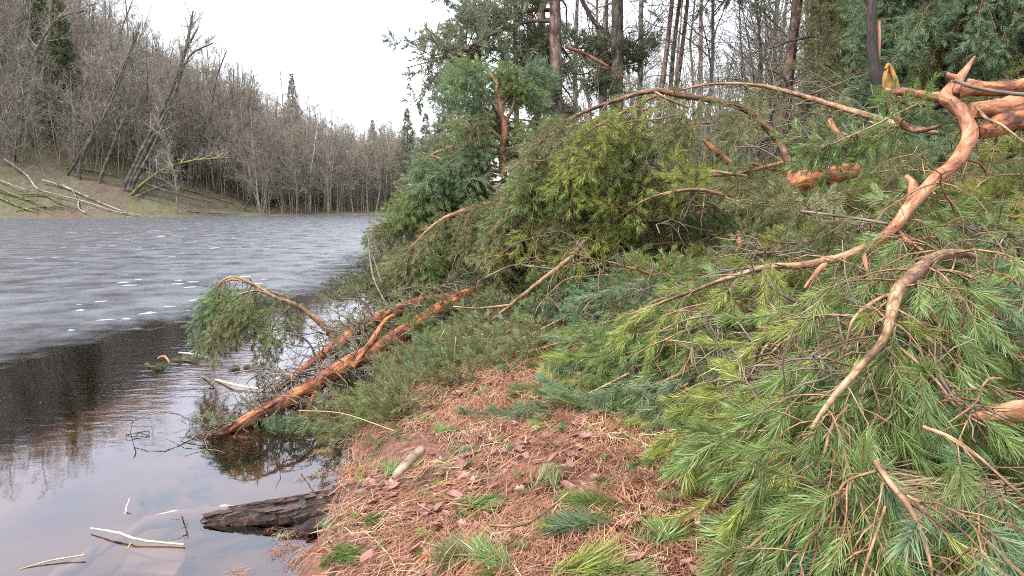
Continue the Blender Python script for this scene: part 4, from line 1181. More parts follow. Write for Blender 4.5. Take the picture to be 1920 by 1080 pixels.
for i, (a, hu) in enumerate([([(1070, 590, 6.4), (1010, 620, 6.3), (950, 650, 6.2), (900, 670, 6.2)], 'bo'), ([(1000, 590, 7.0), (940, 620, 6.9), (880, 650, 6.8), (830, 680, 6.8)], 'bg'),
                            ([(1080, 620, 6.0), (1030, 645, 5.9), (980, 665, 5.8)], 'bg'), ([(960, 610, 6.7), (900, 640, 6.6), (840, 690, 6.4), (790, 730, 6.3)], 'bo'),
                            ([(1040, 560, 7.2), (980, 590, 7.1), (930, 610, 7.0)], 'bd'), ([(1060, 640, 5.7), (1010, 655, 5.7), (960, 670, 5.7), (920, 690, 5.7)], 'bo')]):
    branch(T_LEFT, a, [6, 5, 4, 3], 'tanlimb', 160 + i, hu, .42, .085, level=1, bare=.1, droop=.5)

for i, (a, hu) in enumerate([([(1180, 230, 7.9), (1090, 250, 8.0), (1020, 290, 8.1), (970, 350, 8.1)], 'bo'), ([(1120, 270, 8.2), (1040, 290, 8.3), (980, 340, 8.3), (930, 390, 8.3)], 'bg'),
                            ([(1100, 300, 7.9), (1020, 330, 7.9), (960, 380, 7.9), (920, 440, 7.9)], 'bo'), ([(1180, 350, 7.6), (1090, 370, 7.6), (1010, 410, 7.6), (950, 460, 7.7)], 'by'),
                            ([(1250, 200, 8.2), (1150, 215, 8.3), (1060, 240, 8.4), (1000, 270, 8.5)], 'bo'), ([(1240, 330, 7.2), (1160, 370, 7.1), (1100, 420, 7.1), (1060, 470, 7.1)], 'by')]):
    branch(T_MID, a, [7, 6, 4, 3], 'tanlimb', 170 + i, hu, .5, .10, level=1, bare=.3, droop=1.1)

# --- the mass of boughs that fills the pile
_rs = RS(9)
fill = 0
y = 1.8
while y < 12.5:
    step = .29 + .037 * y
    x = -2.2
    while x < y * .86 + .8:
        X = x + _rs.randn() * step * .35; Y = y + _rs.randn() * step * .35
        b = bump(X, Y)
        x += step
        if b < .16: continue
        g = max(gz(X, Y), 0)
        layers = (1.0, .62) if b > .5 else (1.0,)
        for li, f in enumerate(layers):
            z = g + b * f - (.02 if li == 0 else .08) - .05
            px, py, t = pix((X, Y, z))
            if px < 700 or px > 2080 or py > 1200 or py < 120: continue
            if t < 1.75: continue
            if (1800 < px < 1990 and 730 < py < 830) or (1590 < px < 1720 and 930 < py < 1060) or (1690 < px < 1960 and 800 < py < 905) or (1830 < px < 1960 and 700 < py < 800) or (px < 1450 and py > 860): continue
            # lie towards the camera and to the left, as the crowns fell
            ang = radians(218) + _rs.randn() * .5
            if px > 1500 and t < 4: ang = radians(235) + _rs.randn() * .6
            if px < 1050: ang = radians(205) + _rs.randn() * .5
            near = t < 5.2
            hue = hue_at(px, py, _rs)
            if li: hue = 'g' if near else ('o' if _rs.rand() < .5 else 'd')
            Lb = (.55 if near else .8) * (.7 + .6 * _rs.rand())
            d = np.array([cos(ang), sin(ang), .12]); bareb = .45 if px > 1150 and py < 620 else .2
            st = np.array([X, Y, z]) - d * Lb * .5
            fl = (lambda X_, Y_, f=f: max(gz(X_, Y_), 0) + max(0, bump(X_, Y_)) * f * .93)
            n = 5
            path = march(st, d, Lb, n, _rs, .35 if li == 0 else .15, .10, fl)
            wood = MB(); sh = []
            tube(wood, path, np.linspace(.008 if near else .011, .0035, len(path)), 5)
            if near:
                pl = []
                dress(wood, sh, path, .007, .20, .085, _rs, .08, .085, .45, .05, 2, fl, bare=bareb * .5, sdroop=.7, plumes=pl)
                key = 's' + hue
            else:
                dress(wood, sh, path, .009, .30, .10 + .01 * t, _rs, droop=.6, start=.05, level=1, floor=fl, shoot_scale=.9, bare=bareb)
                key = 'b' + hue
            if px < 1060: T = T_LEFT
            elif py > 560 and px < 1420: T = T_BLUE
            elif t < 3.9: T = T_FORE
            elif px < 1440: T = T_MID
            else: T = T_BIG
            o = obj('bough', wood, M['twig'] if _rs.rand() < .6 else M['greytwig'], T)
            scatter('needles', key, sh, o, fill)
            if near: scatter('needle_plumes', 'p' + hue, pl, o, fill)
            fill += 1
    y += step
print('fill boughs', fill)

rs = RS(77)
for i in range(120):
    px = 1020 + 900 * rs.rand(); py = 330 + 420 * rs.rand()
    if py > 420 + (px - 900) * .55: continue
    t = None
    for tt in np.arange(2.2, 11, .08):
        q = P(px, py, tt)
        if q[2] < gz(q[0], q[1]) + bump(q[0], q[1]) + .05: t = tt; break
    if t is None or t < 2.4: continue
    p = P(px, py, t) + np.array([0, 0, .05]); a = radians(200 + 40 * rs.randn()); L = (.3 + .09 * t) * (.7 + .8 * rs.rand())
    fl = lambda X_, Y_: max(gz(X_, Y_), 0) + max(0, bump(X_, Y_)) + .03
    path = march(p, [cos(a), sin(a), .15], L, 8, rs, .25, .2, fl)
    wood = MB(); R0 = (.0035 + .0012 * t) * (.7 + .6 * rs.rand()); tube(wood, path, np.linspace(R0, R0 * .35, len(path)), 6)
    for k in range(7):
        j = rs.randint(1, 7); s_ = march(path[j], nrm(path[j + 1] - path[j] + rs.randn(3) * .6), L * (.25 + .3 * rs.rand()), 6, rs, .3, .28, fl)
        tube(wood, s_, np.linspace(R0 * .55, .0015, 7), 4, cap0=False)
        for z in range(2):
            m_ = rs.randint(1, 5); tube(wood, march(s_[m_], nrm(s_[m_ + 1] - s_[m_] + rs.randn(3) * .6), L * .12, 3, rs, .2, .2), [R0 * .35, R0 * .3, R0 * .25, .001], 3, cap0=False)
    obj('dead_branch', wood, M['tanlimb' if rs.rand() < .6 else 'greytwig'], T_FORE if t < 3.8 else (T_BIG if px > 1440 else T_MID))

# ------------------------------------------------------------------ pine lying in the water
T_WAT = fallen('fallen_pine', P(860, 560, 7.9), 'red barked twin trunks of a fallen pine sloping from the bank down into the water')
o, wc, wr = limb('trunk', [(330, 850, 5.35), (385, 825, 5.45), (430, 805, 5.55), (500, 770, 5.8), (560, 740, 6.0), (650, 685, 6.5), (760, 622, 7.2), (850, 565, 7.9), (900, 545, 8.2)],
                 [12, 17, 23, 29, 31, 31, 30, 26, 24], T_WAT, M['red'], sides=16, seed=200, rough=.06, n=8)
o, c2, r2 = limb('trunk', [(515, 735, 6.5), (560, 700, 6.7), (640, 640, 7.1), (700, 603, 7.5), (770, 575, 7.9), (860, 558, 8.4)], [9, 15, 24, 26, 26, 22], T_WAT, M['red'], sides=14, seed=201, rough=.08, n=8)
branch(T_WAT, [(430, 808, 5.5), (470, 782, 5.65), (540, 742, 5.9)], [9, 11, 8], 'red', 202, label='strip of dark loose bark')
branch(T_WAT, [(660, 690, 6.45), (690, 650, 6.7), (720, 605, 7.1), (738, 592, 7.3)], [12, 12, 10, 9], 'red', 203)
branch(T_WAT, [(632, 640, 7.05), (605, 610, 7.0), (575, 585, 6.95), (545, 568, 6.9), (512, 555, 6.9), (470, 530, 6.95), (430, 520, 7.0), (400, 545, 7.05)], [13, 12, 10, 9, 7, 5, 4, 3], 'tanlimb', 204, 'bg', .5, .10, level=1, bare=.3, droop=2.0, start=.36, shoot_scale=.75, curl=.25)
branch(T_WAT, [(520, 560, 6.9), (480, 545, 6.85), (440, 560, 6.8), (410, 600, 6.8)], [6, 5, 4, 3], 'tanlimb', 205, 'bo', .42, .09, level=1, bare=.3, droop=2.0, shoot_scale=.75, curl=.25)
branch(T_WAT, [(480, 535, 7.1), (430, 525, 7.15), (395, 560, 7.2), (390, 600, 7.2)], [5, 5, 4, 3], 'tanlimb', 211, 'bb', .45, .09, level=1, bare=.2, droop=2.0, shoot_scale=.8, curl=.25)
branch(T_WAT, [(550, 570, 6.9), (520, 600, 6.9), (500, 640, 6.9), (490, 670, 6.9)], [4, 4, 3, 2], 'greytwig', 206, 'bo', .35, .12, level=1, bare=.3, droop=1.6, shoot_scale=.6)
branch(T_WAT, [(545, 565, 6.95), (530, 545, 6.95), (500, 545, 7), (550, 560, 7.0)], [3, 3, 3, 2], 'greytwig', 207)
branch(T_WAT, [(590, 742, 6.05), (572, 780, 5.95), (556, 820, 5.9), (545, 855, 5.9)], [13, 13, 10, 7], 'red', 208)
branch(T_WAT, [(571, 785, 5.95), (545, 812, 5.85), (535, 840, 5.8)], [7, 6, 5], 'red', 209)
branch(T_WAT, [(640, 700, 6.5), (620, 690, 6.5), (560, 700, 6.4), (500, 740, 6.3)], [8, 7, 5, 3], 'greytwig', 210)
for i, (a, b, key) in enumerate([((440, 800), (385, 880), 'bd'), ((470, 790), (480, 880), 'bb'), ((640, 720), (620, 830), 'bo'), ((700, 690), (660, 780), 'bo'), ((560, 760), (470, 870), 'bb'),
                                 ((740, 660), (700, 760), 'bo'), ((780, 630), (790, 720), 'bg'), ((600, 690), (520, 620), 'bo'), ((700, 610), (640, 560), 'bo'), ((560, 720), (430, 700), 'bo'),
                                 ((600, 770), (640, 860), 'bo'), ((690, 700), (730, 780), 'bo')]):
    t0 = 5.7 + (805 - a[1]) / 260 * 2.0
    bare = [.5, .6, .93, .9, .4, .9, .5, .97, .93, .97, .93, .8][i]
    m_ = ((a[0] + b[0]) / 2 + 14, (a[1] + b[1]) / 2 - 18)
    branch(T_WAT, [(a[0], a[1], t0), (m_[0], m_[1], t0 - .05), (b[0], b[1], t0 - .15)], [5, 4, 3], 'greytwig', 220 + i, key, .45, .07, level=1, bare=bare, droop=.6,
           floor=None if i in (0,) else (lambda x, y: max(gz(x, y), -.06)), woodmat='greytwig', shoot_scale=.8, curl=.3)
# tangle of bare grey twigs round the trunks
tw = MB(); rs = RS(230)
for i in range(430):
    k = rs.randint(len(wc) - 30, len(wc)) if rs.rand() < .3 else rs.randint(8, len(wc) - 2)
    src = wc[k] if rs.rand() < .6 else c2[rs.randint(2, len(c2) - 2)]
    d = nrm(np.array([-.25 + rs.randn() * .9, rs.randn() * .8, -.15 + rs.randn() * .7]))
    sub = march(src, d, .22 + .75 * rs.rand(), 8, rs, .3, .34, lambda x, y: -.12)
    r0 = .0035 + .006 * rs.rand() ** 2
    tube(tw, sub, np.linspace(r0, .002, len(sub)), 4, cap0=False, cap1=False)
    for q in range(3):
        j = rs.randint(1, len(sub) - 2)
        s2 = march(sub[j], nrm(sub[j + 1] - sub[j] + rs.randn(3) * .7), .1 + .15 * rs.rand(), 4, rs, .3, .35)
        tube(tw, s2, [r0 * .6] * 4 + [.001], 3, cap0=False, cap1=False)
o = obj('twig_tangle', tw, M['greytwig'], T_WAT, kind='stuff')
# low green brush between the trunks and the bank
rs = RS(240)
items = {'bo': [], 'bg': [], 'bb': []}
for i in range(430):
    px = 640 + 300 * rs.rand(); py = 600 + 210 * rs.rand()
    if py < 640 + (900 - px) * .45 or py > 860 - (px - 640) * .42: continue
    if px < 735 and rs.rand() < .85: continue
    z = .06 + .3 * rs.rand() * (1 if px > 700 else .6)
    p = PZ(px, py, z)
    if p[0] > shore_x(p[1]) + 1.7: continue
    items['bg' if rs.rand() < .12 else ('bo' if rs.rand() < .9 else 'bb')].append((np.array([p[0], p[1], max(p[2], gz(p[0], p[1]) + .03)]), nrm([-.6 + rs.randn() * .4, -.5 + rs.randn() * .4, .1 + rs.randn() * .35]), .7 + .4 * rs.rand()))
SB = empty('low_pine_brush', P(760, 700, 6.5), 'low tangle of green pine sprays filling the bank edge under the red trunks', 'pine branch')
for i, k in enumerate(items):
    wood = MB()
    for p, d, s in items[k][::3]:
        tube(wood, march(p - d * .5 * s, d, .6 * s, 4, rs, .1, .2), np.linspace(.007, .003, 5), 4)
    bo = obj('branch', wood, M['twig'], SB, kind='stuff')
    scatter('needles', k, items[k], bo, 250 + i)
# ------------------------------------------------------------------ things lying in and on the water
def lone(name, pts, w, mat, label, cat, group=None, seed=1, sides=8, rough=.06, n=5, twigs=0):
    p3 = np.array([PZ(a[0], a[1], a[2]) for a in pts]); c = catmull(p3, n)
    dep = [pix(p)[2] for p in c]
    ww = np.interp(np.linspace(0, 1, len(c)), np.linspace(0, 1, len(w)), w)
    r = ww * np.array(dep) / FPX / 2 * (.62 if max(w) < 12 else 1)
    c = c + np.stack([fbm(np.arange(len(c)) * .6 + seed * 3.1, np.zeros(len(c)) + k * 9, 2) for k in range(3)], -1) * r[:, None] * .8
    base = c[0].copy(); mb = MB(); tube(mb, c, r, sides, rough, seed)
    rs = RS(seed)
    for i in range(twigs):
        k = rs.randint(1, len(c) - 1); d = nrm([rs.randn(), rs.randn(), .3 * rs.randn()])
        s = march(c[k], d, .08 + .16 * rs.rand(), 4, rs, .05, .3)
        tube(mb, s, np.linspace(r[k] * .6, .001, 5), 4, cap0=False)
    o = obj(name, mb, M[mat], None, loc=base)
    return tag(o, label, cat, group)


lg = empty('wet_log', PZ(640, 930, .1), 'dark wet brown log jutting from the bank into the water below the red trunks', 'log')
mb = MB()
c = catmull(np.array([PZ(705, 925, .20), PZ(652, 945, .09), PZ(590, 955, .05), PZ(520, 966, .02), PZ(450, 974, .0), PZ(395, 984, -.03), PZ(380, 990, -.05)]), 7)
r = np.interp(np.linspace(0, 1, len(c)), [0, .2, .5, .8, .93, 1], [.105, .095, .08, .065, .048, .02])
tube(mb, c, r, 20, .05, 4)
obj('trunk', mb, M['wetlog'], lg)
mb = MB(); rs = RS(12)
for i in range(46):       # loose bark plates standing off the log
    k = rs.randint(6, len(c) - 8); a = rs.rand() * pi; tg = nrm(c[k + 1] - c[k]); A = nrm(np.cross(tg, (0, 0, 1))); B = np.cross(A, tg)
    dd = A * cos(a) + B * sin(a); s = nrm(np.cross(tg, dd)); p = c[k] + dd * (r[k] * 1.0); l = .03 + .06 * rs.rand(); w = .012 + .012 * rs.rand(); h = .006 + .006 * rs.rand()
    v = [p - tg * l - s * w * .5, p - tg * l * .6 + s * w, p + tg * l + s * w * .5, p + tg * l * .7 - s * w]
    mb.add(np.array(v + [q_ + dd * h for q_ in v]), q=[(4, 5, 6, 7), (0, 1, 5, 4), (1, 2, 6, 5), (2, 3, 7, 6), (3, 0, 4, 7)])
o = obj('bark_plate', mb, M['plates'], lg, smooth=False, kind='stuff')
mb = MB(); tube(mb, catmull(np.array([PZ(650, 960, .1), PZ(600, 985, .03), PZ(540, 1000, -.02), PZ(470, 1000, -.06)]), 5), [.05] * 8 + [.03] * 8, 10, .08, 5)
tag(obj('sunken_log', mb, M['dark'], None, loc=PZ(600, 985, 0)), 'dark thin log half sunk in the black water just under the wet brown log', 'log')

lone('broken_stick', [(170, 990, .02), (225, 1000, .03), (262, 1012, .02), (345, 1021, .01)], [4, 9, 8, 6], 'stick', 'pale peeled stick floating on the shallow water, longest of the pale sticks', 'stick', seed=2, rough=.1)
lone('broken_stick', [(234, 968, -.01), (238, 950, .02), (243, 934, .05)], [6, 5, 4], 'stick', 'short pale stick standing up out of the water above the long pale stick', 'stick', seed=3)
lone('broken_stick', [(35, 1068, .0), (90, 1052, .01), (160, 1040, .02)], [3, 5, 5], 'stick', 'thin pale stick floating at the bottom left corner', 'stick', seed=4)
lone('broken_stick', [(205, 1075, -.02), (228, 1045, -.01), (244, 1020, .0)], [4, 4, 4], 'stick', 'thin pale stick just under the surface below the long pale stick', 'stick', seed=5)
lone('broken_stick', [(405, 712, .01), (440, 722, .03), (485, 729, .02)], [6, 9, 6], 'split', 'pale curved stick floating left of the fallen red trunks', 'stick', seed=6)
lone('broken_stick', [(375, 705, 0), (400, 716, .03), (392, 728, .0)], [4, 4, 3], 'greytwig', 'small dark forked twig beside the floating pale curved stick', 'twig', seed=7, twigs=3)
lone('broken_stick', [(335, 662, .02), (360, 664, .03), (392, 670, .02)], [6, 8, 5], 'drift', 'grey splintered stick on the water near the ice edge', 'stick', seed=8, twigs=3)
lone('broken_stick', [(298, 672, .02), (308, 668, .06), (318, 680, .02)], [7, 8, 4], 'peeled', 'short orange chip of branch floating among needle sprays', 'stick', seed=9)
lone('sunken_branch', [(348, 1000, .0), (350, 975, .04), (335, 962, -.03)], [3, 4, 3], 'greytwig', 'dark twig poking up at the end of the long pale stick', 'twig', seed=10, twigs=2)
lone('sunken_branch', [(180, 1040, -.06), (280, 985, -.05), (400, 965, -.06), (470, 962, -.03)], [10, 26, 36, 20], 'flag', 'pinkish sunken log seen through the shallow water behind the long pale stick', 'log', seed=11, sides=12)
lone('sunken_branch', [(60, 1110, -.18), (140, 1060, -.17), (190, 1025, -.17)], [26, 30, 24], 'flag', 'sunken bark slab in the bottom left shallows', 'log', seed=13, sides=10)
mb = MB(); rs = RS(4)
a = [PZ(225, 1085, -.16), PZ(250, 1040, -.16), PZ(345, 1025, -.16), PZ(350, 1060, -.16), PZ(330, 1095, -.16)]
a = np.array(a); b = a + np.array([0, 0, .05])
mb.add(np.vstack([a, b]), q=[(i, (i + 1) % 5, (i + 1) % 5 + 5, i + 5) for i in range(5)], t=[(5, 6, 7), (5, 7, 8), (5, 8, 9)])
o = obj('sunken_board', mb, M['flag'], None, smooth=False, loc=a[0]); tag(o, 'pale brown flat slab of wood on the lake bed below the long pale stick', 'wood slab')
bv = o.modifiers.new("bevel", 'BEVEL'); bv.width = .012; bv.segments = 2
# looped twig
tw = empty('looped_twig', PZ(258, 815, .0), 'small dark twig bent into an oval loop on the open water', 'twig')
mb = MB(); t_ = np.linspace(0, 2 * pi, 22)
c0 = PZ(258, 815, .008)
tube(mb, np.stack([c0[0] + .085 * np.cos(t_), c0[1] + .07 * np.sin(t_), .008 + .01 * np.sin(t_ * 2)], -1), .0028, 5)
tube(mb, [c0 + (-.07, 0, 0), c0 + (0, .03, .01), c0 + (.08, .03, .02)], .002, 4)
tube(mb, [c0 + (.0, -.05, 0), c0 + (.02, .0, .02), c0 + (.01, .06, .0)], .002, 4)
obj('stem', mb, M['dark'], tw)
# floating sprays of needles
for i, (px, py, s, lab) in enumerate([(348, 676, .8, 'green needle spray floating beside the grey splintered stick'), (285, 688, .7, 'dark thin needle spray floating left of the orange chip'),
                                      (452, 690, .6, 'small needle spray afloat left of the fallen trunks'), (270, 935, .9, 'sunken pale green needle spray in the shallows'),
                                      (340, 930, .9, 'sunken pale needle spray nearer the wet brown log'), (335, 735, .5, 'faint sunken needle spray in open water below the pale curved stick')]):
    sunk = 'sunken' in lab
    r_ = empty('needle_spray', PZ(px, py, -.06 if sunk else .01), lab, 'pine twig')
    sh = []; wood = MB(); rs = RS(400 + i); p0 = PZ(px, py, -.06 if sunk else .015)
    for k in range(5):
        d = nrm([rs.randn(), rs.randn() * .6, rs.randn() * .05]); e = p0 + d * .16 * s
        tube(wood, [p0, (p0 + e) / 2 + (0, 0, .008), e], .003, 4); sh.append((e - d * .1 * s, nrm(d), s)); sh.append((p0 + d * .02, nrm(d + rs.randn(3) * .2), s * .8))
    obj('twig', wood, M['greytwig'], r_); scatter('needles', 'sb' if sunk else 'sd', sh, r_, 400 + i)

# ------------------------------------------------------------------ things on the bank
lgp = empty('split_log', PZ(765, 870, .62), 'short weathered pale log lying in the red brown needle litter', 'log')
mb = MB(); c = catmull(np.array([PZ(738, 897, .49), PZ(762, 870, .52), PZ(792, 842, .55)]), 6)
tube(mb, c, np.interp(np.linspace(0, 1, len(c)), [0, .1, .5, .9, 1], [.010, .022, .026, .031, .022]), 14, .13, 3, squash=.75)
obj('trunk', mb, M['palelog'], lgp)
T_PL = empty('bark_log', PZ(1900, 775, .95), 'pinkish barked log lying between the needles at the right edge', 'log')
limb('trunk', [(1822, 784, 2.35), (1870, 776, 2.35), (1930, 770, 2.35), (2050, 765, 2.4)], [14, 36, 44, 48], T_PL, M['orange'], sides=16, seed=300, rough=.06)
mb = MB(); tube(mb, [P(1362, 940, 2.62), P(1385, 941, 2.6), P(1440, 946, 2.55)], [.012, .014, .012], 10, .05)
tag(obj('black_stick', mb, M['black'], None, loc=P(1362, 940, 2.62)), 'glossy black stick end poking out under the green needles', 'stick')
T_RL = empty('thin_branch', PZ(930, 985, .6), 'long thin branch with a pale tip lying flat on the litter', 'stick')
mb = MB(); c = catmull(np.array([PZ(918, 985, .6), PZ(975, 985, .60), PZ(1015, 965, .61), PZ(1065, 925, .63)]), 5)
tube(mb, c, np.linspace(.006, .004, len(c)), 6, .1); obj('stem', mb, M['tanlimb'], T_RL)
for i, (a, w, mt, lab) in enumerate([([(1150, 775), (1240, 815), (1310, 850)], 4, 'straw', 'thin straw coloured stem lying below the blue green needles'),
                                     ([(1210, 905), (1290, 845), (1320, 822)], 4, 'straw', 'long tan stem slanting up across the middle of the litter'),
                                     ([(660, 860), (720, 910), (760, 1000)], 3, 'straw', 'bent pale grass stem at the bank edge above the wet log'),
                                     ([(560, 770), (640, 775), (740, 808)], 3, 'straw', 'long pale grass stem arching over the water under the red trunk'),
                                     ([(930, 935), (965, 990), (1005, 1060)], 3, 'straw', 'thin pale stem crossing the litter near the bottom middle'),
                                     ([(1330, 1020), (1180, 1075), (1140, 1100)], 4, 'twig', 'brown twig lying in the litter at the bottom middle'),
                                     ([(1270, 990), (1330, 1040), (1380, 1090)], 5, 'twig', 'dark twig lying below the round grass tuft'),
                                     ([(860, 900), (800, 940), (740, 985)], 4, 'twig', 'brown twig pointing down at the lake beside the pale log')]):
    hs = [0.62, .66, .62] if i != 3 else [.25, .42, .5]
    c = catmull(np.array([PZ(q[0], q[1], h) for q, h in zip(a, hs)]), 6)
    if i != 3: c[:, 2] = ground_z(c[:, 0], c[:, 1]) + .02 + .02 * np.sin(np.linspace(0, pi, len(c)))
    mb = MB(); tube(mb, c, w * 3.4 / FPX / 2, 5)
    tag(obj('dry_stem', mb, M[mt], None, loc=c[0]), lab, 'stem')


def on_ground(px, py, dz=0.0):
    z = .5
    for k in range(8):
        p = PZ(px, py, z); z = .5 * z + .5 * (gz(p[0], p[1]) + dz)
    return PZ(px, py, z)


# needle litter, laid as clumps over the near bank
rs = RS(500); A = []
N = 15000
X = rs.rand(N) * 7.3 - 1.6; Y = 1.3 + rs.rand(N) ** 1.15 * 8.5
Z = ground_z(X, Y); D = X - shore_x(Y); _LV = fbm(X * 2.6 + 40, Y * 2.6, 2); _HD = fbm(X * .9, Y * .9, 2)
for i in range(N):
    if Z[i] < .02: continue
    if float(_LV[i]) < -.26 + .2 * rs.rand(): continue
    if X[i] > .86 * Y[i] + .6 or X[i] < -.8 * Y[i] - .4: continue
    if Y[i] > 4.5 and X[i] > 2.5: continue
    e = .05
    head = .75 + 1.5 * float(_HD[i]) + rs.randn() * .28
    steep = 1 if D[i] < .35 else 0
    zx = (gz(X[i] + e, Y[i]) - gz(X[i] - e, Y[i])) / (2 * e); zy = (gz(X[i], Y[i] + e) - gz(X[i], Y[i] - e)) / (2 * e)
    A.append([X[i], Y[i], Z[i] + .004 + .012 * rs.rand(), head, math.atan(zy) * .9 + rs.randn() * .08, -math.atan(zx) * .9 + rs.randn() * .08, (.75 + .6 * rs.rand()) * (1 + .1 * max(0, Y[i] - 3.5))])
A = np.array(A)
scatter('pine_needle_litter', 'lit', A, None, 500, flat=True)
# leaf litter
A = []
_rx = rs.rand(5200) * 5.5 - 1.2; _ry = 1.5 + rs.rand(5200) * 6.5; _rd = vnoise(_rx * 1.6 + 9, _ry * 1.6)
for i in range(5200):
    x = _rx[i]; y_ = _ry[i]; dens = _rd[i]
    if x < shore_x(y_) + .03 or dens < -.08 + .25 * rs.rand(): continue
    A.append([x, y_, gz(x, y_) + .028 + .012 * rs.rand(), rs.rand() * 6.3, rs.randn() * .35, rs.randn() * .35, .55 + .7 * rs.rand()])
scatter('leaf_litter', 'leaf', np.array(A), None, 501, flat=True)
# needles and crumbs drifting against the bank, and small brown twigs in the litter
rs = RS(520); A = []
for i in range(1500):
    y_ = 2.4 + 6 * rs.rand() ** 1.3; x = float(shore_x(y_)) - .45 * rs.rand() ** 2.2 + .1
    if gz(x, y_) > 0: continue
    if rs.rand() < .82: continue
    A.append([x, y_, .004, rs.rand() * 6.3, 0, 0, .25 + .4 * rs.rand()])
scatter('floating_needles', 'lit', np.array(A), None, 520, flat=True)
mb = MB()
for i in range(210):
    x = rs.rand() * 4.6 - 1.0; y_ = 1.9 + 6 * rs.rand()
    if x < shore_x(y_) + .05: continue
    a = rs.rand() * 6.3; L = .05 + .16 * rs.rand() ** 1.5; p = np.array([x, y_, gz(x, y_) + .025])
    s_ = march(p, [cos(a), sin(a), .08], L, 5, rs, .1, .22, lambda X_, Y_: gz(X_, Y_) + .018); tube(mb, s_, np.linspace(.0035, .0015, 6), 5)
    if L > .1: tube(mb, march(s_[2], nrm(s_[3] - s_[2] + rs.randn(3) * .7), L * .4, 3, rs, .1, .2), [.002, .0018, .0015, .001], 4)
obj('fallen_twigs', mb, M['greytwig'], None, kind='stuff')
# separate orange leaves one can pick out
for i, (px, py, s, lab) in enumerate([(658, 892, .085, 'bright orange leaf hanging on the bank edge above the wet log'), (800, 1052, .085, 'large upright orange leaf at the bottom edge of the litter'),
                                      (600, 1040, .08, 'curled orange leaf at the bank corner above the water'), (770, 838, .05, 'small orange leaf at the upper end of the pale log'),
                                      (1225, 975, .06, 'red orange leaf lying right of the middle tufts'), (1180, 1015, .06, 'flat red leaf in the litter near the bottom middle'),
                                      (830, 897, .05, 'small pale red leaf below the pale log'), (1060, 828, .07, 'pinkish flat leaf in the upper litter'),
                                      (640, 1010, .06, 'brown leaf lying on the low edge of the bank'), (945, 950, .06, 'greyish pink leaf beside the round green tuft'),
                                      (1190, 945, .07, 'mauve dead leaf right of the large green tuft'), (1320, 965, .06, 'wet purple leaf under the foreground needles')]):
    mb = leaf_mb(600 + i, s, True)
    p = on_ground(px, py, .02); o = obj('fallen_leaf', mb, M['leaf_orange'] if i in (0, 1, 2, 3, 4) else M['leaf'], None)
    o.location = tuple(p); rs2 = RS(i); o.rotation_euler = (rs2.randn() * .3 + (.9 if i in (0, 1, 2) else .15), rs2.randn() * .3, rs2.rand() * 6)
    tag(o, lab, 'leaf', 'fallen leaves on the litter')

# tufts of fresh green needles dropped on the litter
TUFTS = [(660 + 165, 815, .8, 'g', 'green needle tuft lying above the pale log'), (868, 855, .9, 'o', 'grey green needle tuft right of the pale log'), (745, 890, .9, 'g', 'needle tuft hanging over the lower end of the pale log'),
         (898, 955, 1.05, 'g', 'round bright green needle tuft in the middle of the litter'), (1030, 912, 1.2, 'o', 'wide flat needle tuft above the long thin branch'), (1125, 945, 1.4, 'g', 'large green needle tuft right of the thin branch'),
         (1110, 985, 1.3, 'b', 'bluish needle tuft below the large green tuft'), (1235, 1015, 1.2, 'g', 'spiky green needle tuft near the bottom middle'), (1060, 1062, 1.3, 'y', 'yellow green needle tuft at the bottom edge'),
         (1165, 1070, 1.1, 'g', 'dark green needle tuft at the bottom edge right of the yellow one'), (640, 1045, .9, 'g', 'green tuft on the low bank corner'), (990, 735, 1.1, 'o', 'pale needle tuft at the upper litter near the crown tips'),
         (1025, 800, .8, 'y', 'small yellow green tuft under the blue green crown tips'), (965, 765, .9, 'o', 'faded needle tuft at the top of the litter slope'), (880, 1040, 1.0, 'o', 'thin grey green tuft left of the bottom middle'),
         (945, 1065, 1.1, 'g', 'green needle tuft at the bottom edge left of the yellow one'), (905, 740, .8, 'g', 'small tuft where the low brush meets the litter'), (720, 975, .7, 'g', 'small green tuft on the slope above the wet log'),
         (795, 790, .8, 'g', 'small needle tuft under the low brush at the bank edge'), (1000, 690, .9, 'g', 'green tuft in the gap between low brush and blue green crown'), (1335, 895, .9, 'y', 'yellow green hanging tuft left of the foreground needles'),
         (1180, 800, .8, 'y', 'small yellow tuft tucked below the blue green crown'), (620, 990, .7, 'b', 'bluish tuft at the bank edge next to the wet log'), (1260, 940, .6, 'o', 'sparse tuft in the right part of the litter')]
for i, (px, py, s, h, lab) in enumerate(TUFTS):
    p = on_ground(px, py, .03); r_ = empty('needle_tuft', p, lab, 'needle tuft', 'green needle tufts on the litter')
    rs = RS(700 + i); wood = MB(); a0 = rs.rand() * 6.3
    n = int(3 + 3 * s)
    E = []
    for k in range(n):
        a = a0 + rs.randn() * .7; d = nrm([cos(a), sin(a), .03 + .14 * rs.rand()]); b0 = p + np.array([rs.randn() * .03 * s, rs.randn() * .03 * s, .01]) - d * .04
        e = b0 + d * .05; tube(wood, [b0 - d * .05, b0, e], .003, 4); E.append((b0, d, s * (.75 + .3 * rs.rand())))
    obj('twig', wood, M['twig'], r_); place_shoots(r_, E, h, 12, i)
# scraps of green shoots scattered through the litter
for h in ('g', 'o', 'y'):
    rs = RS(760 + ord(h)); it = []
    for i in range(330):
        x = rs.rand() * 4.6 - 1.1; y_ = 1.9 + rs.rand() * 5.2
        if x < shore_x(y_) + .05 or float(vnoise(np.array(x * 1.1 + 3), np.array(y_ * 1.1))) < -.05: continue
        a = rs.rand() * 6.3; it.append((np.array([x, y_, gz(x, y_) + .035]), nrm([cos(a), sin(a), .05 + .25 * rs.rand()]), .3 + .4 * rs.rand() ** 2))
    scatter('needle_scraps', 's' + h, it, None, 760)
